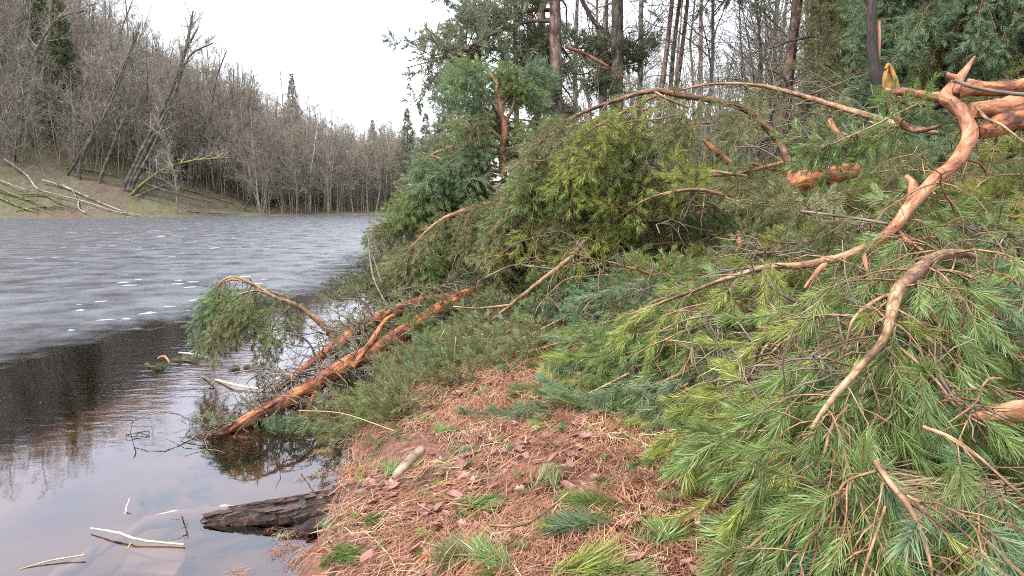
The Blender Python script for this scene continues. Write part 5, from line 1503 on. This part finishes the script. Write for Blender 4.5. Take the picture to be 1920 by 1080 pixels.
# grass and straw blades
rs = RS(800); gb = MB(); sb = MB()
for i in range(2300):
    x = rs.rand() * 5.2 - 1.15; y_ = 1.6 + rs.rand() * 7
    d_ = x - float(shore_x(y_))
    if d_ < .02: continue
    dn = float(vnoise(np.array(x * 2.2 + 30), np.array(y_ * 2.2)))
    straw = rs.rand() < .62
    if not straw and dn < .06: continue
    z = gz(x, y_); a = rs.rand() * 6.3 if not straw else .75 + rs.randn() * .5; L = (.05 + .09 * rs.rand()) if not straw else .08 + .2 * rs.rand() ** 2
    tilt = .8 * rs.rand() + .3 if not straw else .05 + .18 * rs.rand()
    d = np.array([cos(a) * cos(tilt), sin(a) * cos(tilt), sin(tilt)]); s = np.array([-sin(a), cos(a), 0]) * .0016
    p0 = np.array([x, y_, z + .005 + (.02 * rs.rand() if straw else 0)]); p1 = p0 + d * L * .6; d2 = nrm(d + np.array([0, 0, -.7 if straw else -.5])); p2 = p1 + d2 * L * .45
    (sb if straw else gb).add([p0 - s, p0 + s, p1 + s * .8, p1 - s * .8, p2], q=[(0, 1, 2, 3)], t=[(3, 2, 4)])
obj('grass_blades', gb, M['grass'], None, kind='stuff'); obj('dry_grass', sb, M['straw'], None, kind='stuff')
# straw-coloured dry grass sweep at the right edge
mb = MB(); rs = RS(810)
for i in range(150):
    px = 1700 + 260 * rs.rand(); py = 820 + 100 * rs.rand(); p0 = P(px, py, 2.4 - .3 * rs.rand()); g = gz(p0[0], p0[1]); p0[2] = max(g + .02, p0[2] - .12)
    d = nrm([-.9 + rs.randn() * .15, -.15 + rs.randn() * .2, .05 + rs.randn() * .08]); L = .15 + .2 * rs.rand(); s = np.array([0, .3, 1]) * .0014
    p1 = p0 + d * L; p2 = p1 + nrm(d + np.array([0, 0, -.4])) * L * .7
    mb.add([p0 - s, p0 + s, p1 + s, p1 - s, p2], q=[(0, 1, 2, 3)], t=[(3, 2, 4)])
tag(obj('dry_grass_sweep', mb, M['straw'], None, loc=P(1830, 860, 2.4)), 'sweep of flattened straw coloured dry grass under the foreground boughs', 'dry grass')
bpy.data.objects['dry_grass_sweep']['kind'] = 'stuff'

# ------------------------------------------------------------------ standing trees
def bare_tree_mesh(seed, h=14.0, lean=0.0, stems=1, dens=1.0, r0=.16):
    rs = RS(seed); tr = MB(); cr = MB()

    def rec(p, d, L, r, lv):
        n = 5 if lv == 0 else (4 if lv == 1 else 3)
        sub = march(p, d, L, n, rs, -.12 if lv else -.05, .07 + .05 * lv, None)
        r1 = r * (.35 if lv == 0 else .4)
        tube(tr if lv == 0 else cr, sub, np.linspace(r, max(r1, .008), len(sub)), 7 if lv == 0 else (4 if lv == 1 else 3), cap0=False, cap1=False)
        if lv >= 3: return
        k = int([18, 9, 6][lv] * dens * (.8 + .4 * rs.rand()))
        for i in range(k):
            s = (.22 if lv == 0 else .15) + .8 * (i + rs.rand()) / k
            s = min(s, .98)
            j = min(int(s * n), n - 1); f = s * n - j; q = sub[j] * (1 - f) + sub[j + 1] * f; t = nrm(sub[j + 1] - sub[j])
            a = rs.rand() * 2 * pi; A = nrm(np.cross(t, (.3, .5, .2))); B = np.cross(t, A); o = A * cos(a) + B * sin(a)
            dd = nrm(t * (.9 if lv else .75) + o * (.75 + .2 * rs.rand()))
            LL = [L * .30 * (1.25 - s) + .6, L * .42, L * .45][lv] * (.7 + .5 * rs.rand())
            rec(q, dd, LL, max(.007, r * [.36, .42, .5][lv] * (1.15 - s * .6)), lv + 1)
    for k in range(stems):
        a = rs.rand() * 6.3
        d = nrm([lean + rs.randn() * .05 + (.16 * cos(a) if stems > 1 else 0), rs.randn() * .05 + (.12 * sin(a) if stems > 1 else 0), 1])
        rec(np.array([.25 * cos(a) * (stems > 1), .2 * sin(a) * (stems > 1), -.4]), d, h * (.85 + .25 * rs.rand()), r0 * (.8 + .4 * rs.rand()), 0)
    return tr, cr


def root_tree(kind, loc, rz, sc, label, cat='tree', group=None):
    """link a tree from shared trunk and crown meshes"""
    t, c_, mt, mc = kind
    r_ = bpy.data.objects.new('bare_tree', None); COL.objects.link(r_); r_.location = tuple(loc); r_.rotation_euler = (0, 0, rz); r_.scale = (sc, sc, sc)
    a = bpy.data.objects.new('trunk', t); COL.objects.link(a); a.parent = r_
    b = bpy.data.objects.new('crown', c_); COL.objects.link(b); b.parent = r_
    tag(r_, label, cat, group)
    return r_


KINDS_ = []
for i in range(8):
    stems = 1 if i not in (3, 6) else 3
    tr, cr = bare_tree_mesh(900 + i, 13 + 2 * (i % 3), [0, .1, -.08, .0, .2, 0, .05, -.15][i], stems, .75 if stems > 1 else 1.0, .13)
    tm = [M['bare'], M['bare_dark'], M['bare'], M['bare_dark'], M['bare'], M['white_bark'], M['bare'], M['bare_dark']][i]
    KINDS_.append((tr.mesh('trunk', [tm]), cr.mesh('crown', [M['bare_twigs'] if i != 2 else M['bare_red']]), None, None))

rs = RS(1000)
n_far = 0
LBL = 'bare grey brown tree in the thicket covering the far hillside'
FG = 'bare trees on the far hillside'
LOOK = ['upright grey bare tree', 'dark bare tree leaning slightly', 'bare reddish crowned tree', 'three dark bare stems', 'grey bare tree leaning far', 'white barked bare birch', 'three grey bare stems', 'dark bare tree leaning back']


def far_label(ki, px, d):
    zone = 'left of the leaning clump' if px < 230 else ('behind the leaning clump' if px < 380 else ('right of the leaning clump' if px < 500 else ('near the pointed spruce' if px < 620 else 'towards the lake corner')))
    row = 'by the water' if d < 9 else ('low on the slope' if d < 22 else ('high on the slope' if d < 36 else 'on the skyline'))
    return '%s %s, %s' % (LOOK[ki], row, zone)


# shore row to hilltop
for k in range(2600):
    if n_far >= 292: break
    s = -22 + 95 * rs.rand() ** 1.15; d = .5 + 50 * rs.rand() ** 1.35
    # point with far_s = s and far_d = d
    x = -66 + s * .854 - d * .52; y_ = 90 + s * .52 + d * .854
    px, py, t = pix((x, y_, 2))
    if px < -60 or px > 860: continue
    if px < 480 and d < 11 and rs.rand() < .93: continue
    g = gz(x, y_)
    if g < .1: continue
    if d > 15:
        # keep the skyline's shape: shrink what would rise above it
        pass
    kd = KINDS_[rs.randint(8)] if rs.rand() < .86 or d > 12 else KINDS_[5]
    if kd is KINDS_[5] and (px < 480 or d < 4): kd = KINDS_[0]
    sc = (.75 + .4 * rs.rand()) * (1.15 if px < 480 else (1.0 if px < 620 else .78))
    ki = [i_ for i_ in range(8) if KINDS_[i_] is kd][0]
    root_tree(kd, (x, y_, g), rs.rand() * 6.3, sc, far_label(ki, px, d), 'tree', FG)
    n_far += 1
print('far trees', n_far)
# second mass of thin saplings, a single stuff thicket
TH = []
sap = coll("saplings"); PC['sap'] = sap
for i in range(5):
    tr, cr = bare_tree_mesh(950 + i, 7 + i, rs.randn() * .12, 2, .55, .05)
    tr.v += cr.v; tr.q += [q + tr.n for q in cr.q]; tr.quv += cr.quv; tr.qm += cr.qm; tr.n += cr.n
    proto(sap, 'sapling_%d' % i, tr, [M['bare_twigs'] if i % 2 else M['bare']])
for k in range(2300):
    s = -30 + 120 * rs.rand() ** 1.2; d = 1 + 62 * rs.rand() ** 1.1
    x = -66 + s * .854 - d * .52; y_ = 90 + s * .52 + d * .854
    px, py, t = pix((x, y_, 2))
    if px < -80 or px > 900 or (px < 480 and d < 10): continue
    g = gz(x, y_)
    TH.append((np.array([x, y_, g]), np.array([rs.randn() * .08, rs.randn() * .08, 1]), .7 + .7 * rs.rand()))
for k in range(700):       # low brush and dead twigs on the open slope by the water
    s = -30 + 60 * rs.rand(); d = .3 + 13 * rs.rand(); x = -66 + s * .854 - d * .52; y_ = 90 + s * .52 + d * .854
    TH.append((np.array([x, y_, gz(x, y_) - .1]), nrm([rs.randn() * .8, rs.randn() * .8, .8]), .06 + .14 * rs.rand()))
for k in range(190):       # brown thicket on the rise behind the brush pile
    px = 1000 + 620 * rs.rand(); t = 18 + 24 * rs.rand(); p = P(px, 300, t)
    TH.append((np.array([p[0], p[1], gz(p[0], p[1])]), np.array([rs.randn() * .1, rs.randn() * .1, 1]), .22 + .25 * rs.rand()))
scatter('sapling_thicket', 'sap', TH, None, 1001)


def shore_tree(px, py, t, pts_rel, w, mat, label, seed, twl=1.0, crown=True, name='leaning_tree', cat='tree', nb=14):
    """a hand placed tree on the far shore: stems given as pixel paths at depth t"""
    t = hit(px, py, default=t); w = [q * 1.05 for q in w]
    base = P(px, py, t); g = gz(base[0], base[1])
    r_ = empty(name, (base[0], base[1], g), label, cat)
    rs = RS(seed); cr = MB()
    for si, path in enumerate(pts_rel):
        c = catmull(np.array([P(a[0], a[1], t + (0 if len(a) < 3 else a[2])) for a in path]), 5)
        c[0][2] = min(c[0][2], g - .2)
        r = np.linspace(w[si] * t / FPX / 2, w[si] * t / FPX / 2 * .3, len(c))
        mb = MB(); tube(mb, c, r, 7, .05, seed); obj('trunk', mb, M[mat], r_)
        if crown:
            for k in range(nb):
                j = rs.randint(len(c) // 3, len(c) - 1); tg = nrm(c[min(j + 1, len(c) - 1)] - c[j - 1])
                d = nrm(tg + rs.randn(3) * .6 + np.array([0, 0, .25])); L = (1.2 + 2.2 * rs.rand()) * twl
                sub = march(c[j], d, L, 4, rs, -.15, .12); tube(cr, sub, np.linspace(r[j] * .5, .015, 5), 4, cap0=False, cap1=False)
                for q in range(7):
                    m_ = rs.randint(1, 4); s2 = march(sub[m_], nrm(sub[m_ + 1] - sub[m_] + rs.randn(3) * .5), L * .45, 3, rs, -.1, .15)
                    tube(cr, s2, np.linspace(.022, .01, 4), 3, cap0=False, cap1=False)
                    for z in range(6):
                        s3 = march(s2[rs.randint(1, 4)], nrm(s2[3] - s2[2] + rs.randn(3) * .6), L * .22, 2, rs, -.1, .15); tube(cr, s3, [.012, .009, .007], 3, cap0=False, cap1=False)
    if crown: obj('crown', cr, M['bare_twigs'], r_)
    return r_


shore_tree(235, 355, 96, [[(232, 355), (262, 290), (300, 215), (340, 120), (355, 60), (362, 20)], [(240, 352), (280, 270), (330, 170), (345, 105), (372, 50)], [(246, 350), (285, 280), (320, 200), (352, 110), (400, 80)]],
           [10, 9, 7], 'bare_dark', 'tallest clump of dark stems leaning right, its crown rising against the sky', 1100, 1.3, nb=20)
shore_tree(245, 366, 95, [[(243, 368), (280, 335), (320, 312), (370, 300), (430, 296)]], [7], 'moss', 'low mossy stem leaning far right beside the tall dark clump', 1101, .9)
shore_tree(185, 345, 97, [[(184, 346), (205, 290), (230, 225), (246, 150), (250, 60)]], [7], 'bare_dark', 'dark single stem left of the tall leaning clump', 1102, 1.0)
shore_tree(148, 340, 97, [[(147, 342), (152, 300), (175, 250), (205, 200), (260, 60)], [(110, 350), (145, 300), (185, 225), (225, 140), (265, 40)]], [7, 6], 'bare_dark', 'pair of stems crossing above the mossy slope left of the dark single stem', 1103, 1.1)
shore_tree(0, 225, 92, [[(-10, 235), (20, 195), (62, 168), (110, 190), (150, 215)], [(10, 205), (40, 160), (70, 90), (110, 35), (160, 20)]], [8, 8], 'bare_dark', 'thick crooked tree branching at the left edge', 1104, 1.2)
shore_tree(366, 350, 100, [[(366, 350), (385, 290), (395, 220), (405, 150), (425, 95)]], [6], 'bare_dark', 'dark upright tree right of the tall leaning clump', 1105, 1.1)
shore_tree(95, 268, 104, [[(94, 275), (88, 230), (80, 150), (90, 60), (100, -20)]], [8], 'bare_dark', 'dark thick trunk high on the slope at the left', 1106, 1.1)
shore_tree(455, 395, 100, [[(456, 396), (470, 370), (474, 340), (468, 310)]], [4], 'bare_dark', 'thin dark sapling by the water right of the mossy logs', 1107, .5)
shore_tree(530, 350, 106, [[(518, 352), (526, 300), (533, 240)]], [4], 'white_bark', 'pale birch trunk standing out in the middle of the far thicket', 1108, .6)
shore_tree(590, 330, 108, [[(588, 338), (592, 290), (594, 260)]], [4], 'white_bark', 'pale slim birch right of the middle of the far thicket', 1109, .6)
for i, (px, y0, y1) in enumerate([(610, 396, 250), (640, 396, 270), (662, 398, 262), (690, 398, 268), (705, 398, 280), (560, 396, 240)]):
    shore_tree(px, y0, 112, [[(px, y0), (px + 8 * sin(i * 2), (y0 + y1) / 2), (px + 14 * sin(i), y1)]], [3.5], 'bare', ['slender tree at the far water line, %s' % q for q in
               ('leftmost of five near the lake corner', 'second of five near the lake corner', 'middle one of five near the lake corner', 'fourth of five near the lake corner', 'rightmost of five near the lake corner', 'apart left of the five by the corner')][i], 1110 + i, .7, nb=10)

# fallen logs on the far shore
FL = [([(-20, 350), (40, 372), (95, 392)], 7, 'moss', 'yellow mossy log sloping to the water at the far left'), ([(-20, 362), (10, 378), (45, 392), (70, 398)], 6, 'moss', 'second yellow mossy log just below the first at the left edge'),
      ([(8, 300), (50, 330), (70, 355), (110, 368), (160, 380), (215, 398), (265, 406)], 5, 'drift', 'long bleached branch bending down to the water at the left'), ([(40, 366), (85, 368), (110, 382), (150, 394)], 5, 'moss', 'curved bright mossy branch above the bleached ones'),
      ([(60, 392), (110, 390), (140, 398)], 4, 'bare_dark', 'dark low branch at the left water line'), ([(80, 340), (120, 352), (180, 378), (240, 402)], 6, 'drift', 'straight grey log running down to the water beside the bleached branch'),
      ([(118, 348), (135, 358), (142, 370)], 4, 'drift', 'short white crooked branch stub leaning on the grey log'), ([(147, 380), (148, 392), (160, 402)], 4, 'drift', 'small white hooked branch at the water line'),
      ([(125, 316), (175, 322), (225, 334)], 6, 'moss', 'mossy log lying across the slope behind the leaning stems'), ([(270, 345), (320, 362), (400, 380)], 4, 'bare', 'thin grey log lying right of the leaning clump'),
      ([(330, 350), (380, 366), (440, 384)], 4, 'moss', 'mossy log above the thin grey log'), ([(470, 360), (500, 376), (530, 395)], 4, 'moss', 'leftmost of the parallel mossy logs by the bank'),
      ([(480, 352), (515, 372), (548, 396)], 4, 'moss', 'second of the parallel mossy logs by the bank'), ([(500, 350), (530, 370), (560, 392)], 4, 'moss', 'third of the parallel mossy logs by the bank'),
      ([(430, 366), (480, 384), (520, 400)], 4, 'bare_dark', 'dark log under the parallel mossy ones'), ([(540, 350), (520, 372), (505, 390)], 3, 'bare', 'grey pole crossing the parallel mossy logs'),
      ([(350, 398), (400, 402), (450, 403)], 4, 'bare_dark', 'dark log floating along the middle of the far water line'), ([(250, 372), (330, 340), (420, 322), (470, 340)], 4, 'bare', 'long thin arching stem low over the bank'),
      ([(-20, 330), (30, 352), (80, 364)], 4, 'drift', 'pale thin log above the yellow mossy ones at the left edge'), ([(30, 398), (60, 392), (100, 400)], 4, 'moss', 'short mossy log at the water line on the left')]
for i, (pts, w, mt, lab) in enumerate(FL):
    t0 = hit(pts[-1][0], min(pts[-1][1], 401), default=95 + max(0, pts[-1][0]) / 720 * 24)
    q = []
    for a in pts:
        tt = hit(a[0], a[1], default=t0) - .6
        p = P(a[0], a[1], min(tt, t0 + 12)); p[2] += .15; q.append(p)
    c = catmull(np.array(q), 5); rs = RS(1200 + i); mb = MB()
    R = w * t0 / FPX / 2 * .7; tube(mb, c, np.linspace(R, R * .5, len(c)), 8, .08, i)
    for k in range(6):
        j = rs.randint(2, len(c) - 1); tube(mb, march(c[j], nrm(rs.randn(3) + np.array([.6, 0, .3])), 1 + 1.5 * rs.rand(), 4, rs, .1, .25), np.linspace(R * .4, .015, 5), 4)
    tag(obj('fallen_log', mb, M[mt], None, loc=c[0]), lab, 'log', 'logs and branches along the far shore')


def spruce(px, base_py, t, top_py, label, seed, wid=.22, key='fard'):
    b = P(px, base_py, t); g = gz(b[0], b[1]); top = P(px, top_py, t)[2]; H = top - g
    r_ = empty('spruce_tree', (b[0], b[1], g), label, 'conifer'); rs = RS(seed)
    mb = MB(); tube(mb, [(b[0], b[1], g - .3), (b[0], b[1], g + H * .5), (b[0], b[1], top)], [H * .012, H * .008, .02], 7); obj('trunk', mb, M['bare_dark'], r_)
    sh = []; n = int(H * 42)
    for i in range(n):
        u = .12 + .88 * rs.rand() ** .8; a0 = rs.rand() * 6.3; R = H * wid * (1 - u) * (.7 + .3 * sin(u * 60 + 2 * sin(a0 * 3))) + .05; a = rs.rand() * 6.3; q = R * (.2 + .8 * rs.rand() ** .7)
        sh.append((np.array([b[0] + cos(a) * q, b[1] + sin(a) * q, g + u * H - .12 * q]), nrm([cos(a), sin(a), -.1 + .4 * u]), (1.5 + 1.5 * rs.rand()) * (1.15 - .85 * u)))
    scatter('crown', key, sh, r_, seed)


spruce(552, 300, 142, 142, 'small pointed spruce standing alone above the far skyline', 1300, .24, 'far')
spruce(125, 230, 108, -30, 'tall dark conifer high on the hillside at the left', 1302, .17)
spruce(88, 220, 116, -60, 'tall dark conifer behind the first one at the upper left', 1303, .15)
spruce(20, 200, 128, -60, 'dark conifer at the upper left corner', 1304, .15)
spruce(700, 300, 165, 226, 'small conifer top on the low end of the skyline', 1305, .2, 'far')
spruce(765, 320, 120, 205, 'pale green conifer behind the lake corner beside the crown of the pines', 1306, .25, 'far')
spruce(800, 330, 110, 215, 'broad conifer right of the pale green one behind the lake corner', 1308, .28, 'far')


def pine_tree(px, t, w, label, seed, bot_py=330, lean=(0, 0), limbs=(), z0=3.0, z1=14.0, nl=22, Lm=3.2, mat='trunk_pine', key='far', dens=1.0, aim=None, group=None, low=0, scl=1.0):
    b = P(px, 300, t); g = gz(b[0], b[1]); rs = RS(seed)
    r_ = empty('pine_tree', (b[0], b[1], g), label, 'pine tree', group)
    n = 10; zz = np.linspace(g - .2, g + z1, n)
    wob = np.stack([fbm(zz * .25 + seed, zz * 0, 2), fbm(zz * .25, zz * 0 + seed, 2)], -1) * .22
    c = np.stack([b[0] + lean[0] * (zz - 3) / 10 + wob[:, 0], b[1] + lean[1] * (zz - 3) / 10 + wob[:, 1], zz], -1)
    c = catmull(c, 4); R = w * t / FPX / 2
    r = np.interp(c[:, 2], [g, 5, g + z1], [R * 1.25, R, R * .25])
    mb = MB(); tube(mb, c, r, 12, .06, seed); obj('trunk', mb, M[mat], r_)
    cr = MB(); sh = []
    for k in range(nl):
        z = g + z0 + (z1 - z0) * (k + rs.rand()) / nl; j = int(np.argmin(abs(c[:, 2] - z))); a = rs.rand() * 6.3 if aim is None or rs.rand() > .6 else aim + rs.randn() * .7
        u = (z - g - z0) / (z1 - z0); L = Lm * (1.0 - .55 * u) * (.6 + .6 * rs.rand())
        sub = march(c[j], nrm([cos(a), sin(a), .25 + .3 * u]), L, 7, rs, .55, .13)
        tube(cr, sub, np.linspace(r[j] * .38, .012, 8), 5, cap0=False)
        for i in range(int(9 * dens)):
            m_ = rs.randint(2, 7); d = nrm(sub[m_] - sub[m_ - 1] + rs.randn(3) * .55); s2 = march(sub[m_], d, L * (.18 + .2 * rs.rand()), 4, rs, .25, .15)
            tube(cr, s2, np.linspace(.014, .006, 5), 3, cap0=False)
            for q in (1, 2, 3, 4):
                sh.append((s2[q], nrm(s2[q] - s2[q - 1] + rs.randn(3) * .4 + np.array([0, 0, .15])), (.8 + .5 * rs.rand()) * scl))
        sh.append((sub[-1], nrm(sub[-1] - sub[-2]), 1.1))
    for k in range(low):    # dead lower branches
        z = g + .8 + rs.rand() * (z0 + 1); j = int(np.argmin(abs(c[:, 2] - z))); a = rs.rand() * 6.3
        sub = march(c[j], nrm([cos(a), sin(a), .15]), .8 + 1.6 * rs.rand(), 5, rs, .15, .16); tube(cr, sub, np.linspace(r[j] * .22, .006, 6), 5, cap0=False)
        for q in range(4):
            m_ = rs.randint(1, 5); tube(cr, march(sub[m_], nrm(sub[m_] - sub[m_ - 1] + rs.randn(3) * .6), .3 + .5 * rs.rand(), 3, rs, .1, .2), [.008, .006, .005, .003], 3, cap0=False)
    for i, (pts, ws) in enumerate(limbs):
        c3 = catmull(np.array([P(a_[0], a_[1], t + (a_[2] if len(a_) > 2 else 0)) for a_ in pts]), 6)
        ww = np.interp(np.linspace(0, 1, len(c3)), np.linspace(0, 1, len(ws)), ws) * t / FPX / 2
        mb = MB(); tube(mb, c3, ww, 8, .05, seed + i); lo = obj('limb', mb, M['orange' if mat == 'trunk_pine' else mat], r_)
        for k in range(int(len(c3) * .7)):
            j = rs.randint(len(c3) // 3, len(c3) - 1); s2 = march(c3[j], nrm(c3[j] - c3[j - 1] + rs.randn(3) * .5), .3 + .5 * rs.rand(), 4, rs, .3, .15); tube(cr, s2, np.linspace(.014, .006, 5), 3, cap0=False)
            if ws[-1] <= 3:
                for q in (2, 3, 4): sh.append((s2[q], nrm(s2[q] - s2[q - 1] + rs.randn(3) * .4), .8 + .4 * rs.rand()))
    obj('branches', cr, M['greytwig'], r_, kind='stuff'); scatter('crown', key, sh, r_, seed)
    return r_


pine_tree(1052, 13.0, 21, 'nearest upright pine with a pink grey trunk and an arching orange limb reaching left', 1400, lean=(-.35, 0), z0=4.6, z1=13, nl=8, Lm=3.2, aim=pi, low=9, dens=.7, limbs=[
    ([(1038, 20), (1000, 18), (965, 28), (930, 50), (900, 85), (872, 115)], [8, 9, 8, 7, 6, 4]), ([(930, 50), (905, 72), (880, 90), (840, 105), (760, 128)], [6, 5, 4, 3, 2]),
    ([(1042, 95), (1010, 72), (1000, 40), (998, 10)], [6, 5, 4, 3]), ([(1046, 90), (1010, 95), (975, 112)], [6, 5, 4]), ([(1060, 88), (1095, 100), (1140, 125), (1165, 150)], [6, 6, 5, 4]),
    ([(1048, 145), (1020, 160), (985, 200)], [5, 4, 3]), ([(1000, 212), (1040, 208), (1080, 212)], [5, 5, 4])])
pine_tree(1157, 15.0, 23, 'forked pine with a dark lichen covered trunk right of the pink grey one', 1401, lean=(.1, 0), z0=6.8, z1=13, nl=8, Lm=3, mat='trunk_grey', low=8, limbs=[
    ([(1150, 78), (1132, 58), (1110, 35), (1088, -5)], [9, 9, 8, 7]), ([(1150, 105), (1110, 92), (1080, 90)], [5, 4, 3]), ([(1152, 150), (1120, 138), (1080, 140)], [5, 4, 3]), ([(1165, 75), (1195, 85), (1215, 115)], [4, 4, 3])])
pine_tree(1012, 21, 15, 'orange trunked pine standing behind and left of the nearest upright pine', 1402, z0=4.5, z1=14, nl=9, Lm=3.6, aim=pi, low=8, dens=.55)
pine_tree(1128, 23, 9, 'thin pine between the two nearest trunks', 1403, z0=7.5, z1=13, nl=9, Lm=2.4, low=4, mat='trunk_grey')
for i, (px, t, w, ln, lab) in enumerate([(1190, 21, 10, .25, 'first of the four slim pines right of the forked pine, leaning slightly right'), (1225, 22, 10, .8, 'second of the four slim pines right of the forked pine'),
                                         (1240, 24, 9, .9, 'third of the four slim pines, close beside the second'), (1256, 23, 9, .7, 'last of the four slim pines right of the forked pine')]):
    pine_tree(px, t, w, lab, 1404 + i, lean=(ln, 0), z0=7.8, z1=13, nl=9, Lm=2.2, low=10, mat='trunk_pine' if i % 2 else 'trunk_grey')
pine_tree(1478, 14.5, 19, 'straight grey brown pine trunk standing in the gap right of the middle', 1410, lean=(.25, 0), z0=6, z1=14, nl=10, Lm=2.5, low=6)
pine_tree(1540, 14.0, 31, 'thickest upright pine trunk, wound with dead vines, right of the gap', 1411, lean=(.02, 0), z0=6, z1=14, nl=10, Lm=2.5, low=8, mat='trunk_grey')
# dead vines on the thick trunk
T_V = empty('dead_vine', P(1540, 260, 13.8), 'net of dry pale vines climbing the thickest pine trunk', 'vine'); mb = MB(); rs = RS(1420)
for k in range(26):
    a = rs.rand() * 6.3; b = P(1540, 300, 14.0); z = gz(b[0], b[1]); p = []
    R = 31 * 14 / FPX / 2 * 1.12
    for i in range(22):
        a += rs.randn() * .35; z += .22; p.append((b[0] + cos(a) * R * (1 + .25 * rs.rand()), b[1] + sin(a) * R * (1 + .25 * rs.rand()), z))
    tube(mb, np.array(p), .006, 4)
obj('stems', mb, M['drift'], T_V, kind='stuff')
# pines further back, left part over the lake corner
for i, (px, t, lab) in enumerate([(965, 26, 'pine behind the bent young pine, its crown hanging towards the lake'), (900, 33, 'pine leaning over the lake corner behind the bent young pine'), (860, 44, 'pine beyond the lake corner, lowest of the row'),
                                  (1080, 30, 'pine in the second row behind the nearest trunks'), (1310, 34, 'slim pine behind the arching branch'), (1010, 17, 'young pine with low branches behind the bent one')]):
    pine_tree(px, t, 10 if i != 5 else 6, lab, 1430 + i, z0=[3.2, 2.0, 1.0, 8, 9, 1.0][i], z1=[13, 12, 9, 13, 12, 5][i], nl=[9, 11, 13, 6, 5, 5][i], Lm=[3.8, 4.2, 3.4, 3, 2.4, 1.5][i], aim=pi if i < 3 else None, low=7, dens=.62, scl=1.25 if i < 3 else 1)
# bare trees behind
for i in range(20):
    rs = RS(1500 + i); px = 1120 + 440 * rs.rand(); t = 17 + 30 * rs.rand(); p = P(px, 300, t); g = gz(p[0], p[1])
    _k = rs.randint(8); root_tree(KINDS_[_k], (p[0], p[1], g), rs.rand() * 6.3, .42 + .3 * rs.rand(), '%s in the thicket, %s' % (LOOK[_k], 'left of the grey trunk' if px < 1300 else ('just left of the gap' if px < 1440 else 'by the thick trunk')), 'tree', 'bare trees on the rise behind the pile')
# dense conifers at the upper right
for i, (px, t, h, key, lab) in enumerate([(1625, 12.5, 9, 'bo', 'olive green young pine behind the snapped dark trunk'), (1760, 10.0, 9, 'bb', 'dense blue green young pine at the top right behind the torn logs'),
                                          (1900, 9.5, 9, 'bo', 'dense olive young pine at the right edge'), (1690, 14, 10, 'bo', 'dark young pine between the olive and the blue green ones'), (1840, 13, 10, 'bo', 'dark pine filling the gap behind the blue green one'),
                                          (1990, 11.5, 9, 'bo', 'olive young pine just cut by the right edge'), (1590, 18, 9, 'bo', 'farther olive pine right of the vine wound trunk'), (1950, 15, 10, 'bo', 'dark pine farthest back at the right edge')]):
    b = P(px, 300, t); g = gz(b[0], b[1]); rs = RS(1600 + i); r_ = empty('young_pine', (b[0], b[1], g), lab, 'pine tree')
    mb = MB(); tube(mb, [(b[0], b[1], g - .2), (b[0] + .1, b[1], g + h * .5), (b[0], b[1], g + h)], [.1, .06, .02], 8); obj('trunk', mb, M['trunk_grey'], r_)
    cr = MB(); sh = []
    for k in range(60):
        z = g + .5 + (h - 1) * (k + rs.rand()) / 60; a = rs.rand() * 6.3; L = (2.0 * (1 - .5 * k / 60)) * (.6 + .5 * rs.rand())
        sub = march((b[0], b[1], z), nrm([cos(a), sin(a), .15]), L, 7, rs, .8, .12); tube(cr, sub, np.linspace(.02, .005, 8), 4, cap0=False)
        for m_ in range(2, 8):
            tt = nrm(sub[m_] - sub[m_ - 1])
            for q in range(4):
                d = nrm(tt + rs.randn(3) * .6 + np.array([0, 0, -.2])); s_ = .9 + .5 * rs.rand(); p = sub[m_] + rs.randn(3) * .05
                sh.append((p, d, s_)); 
                if q < 2: sh.append((p + d * .25 * s_, nrm(d + rs.randn(3) * .3 + np.array([0, 0, -.2])), s_ * .9))
    obj('branches', cr, M['greytwig'], r_, kind='stuff'); scatter('crown', key, sh, r_, 1600 + i)
# dead branch tangle under the young pines
mb = MB(); rs = RS(1700)
for k in range(170):
    px = 1330 + 480 * rs.rand(); py = 150 + 130 * rs.rand(); t = 9.0 + 4 * rs.rand(); p = P(px, py, t)
    sub = march(p, nrm([rs.randn(), rs.randn() * .5, rs.randn() * .5]), .5 + .9 * rs.rand(), 6, rs, .2, .22); tube(mb, sub, np.linspace(.009, .003, 7), 4, cap0=False)
tag(obj('dead_branches', mb, M['greytwig'], None, loc=P(1600, 220, 10), kind='stuff'), 'tangle of thin dead branches behind the pile', 'branches')
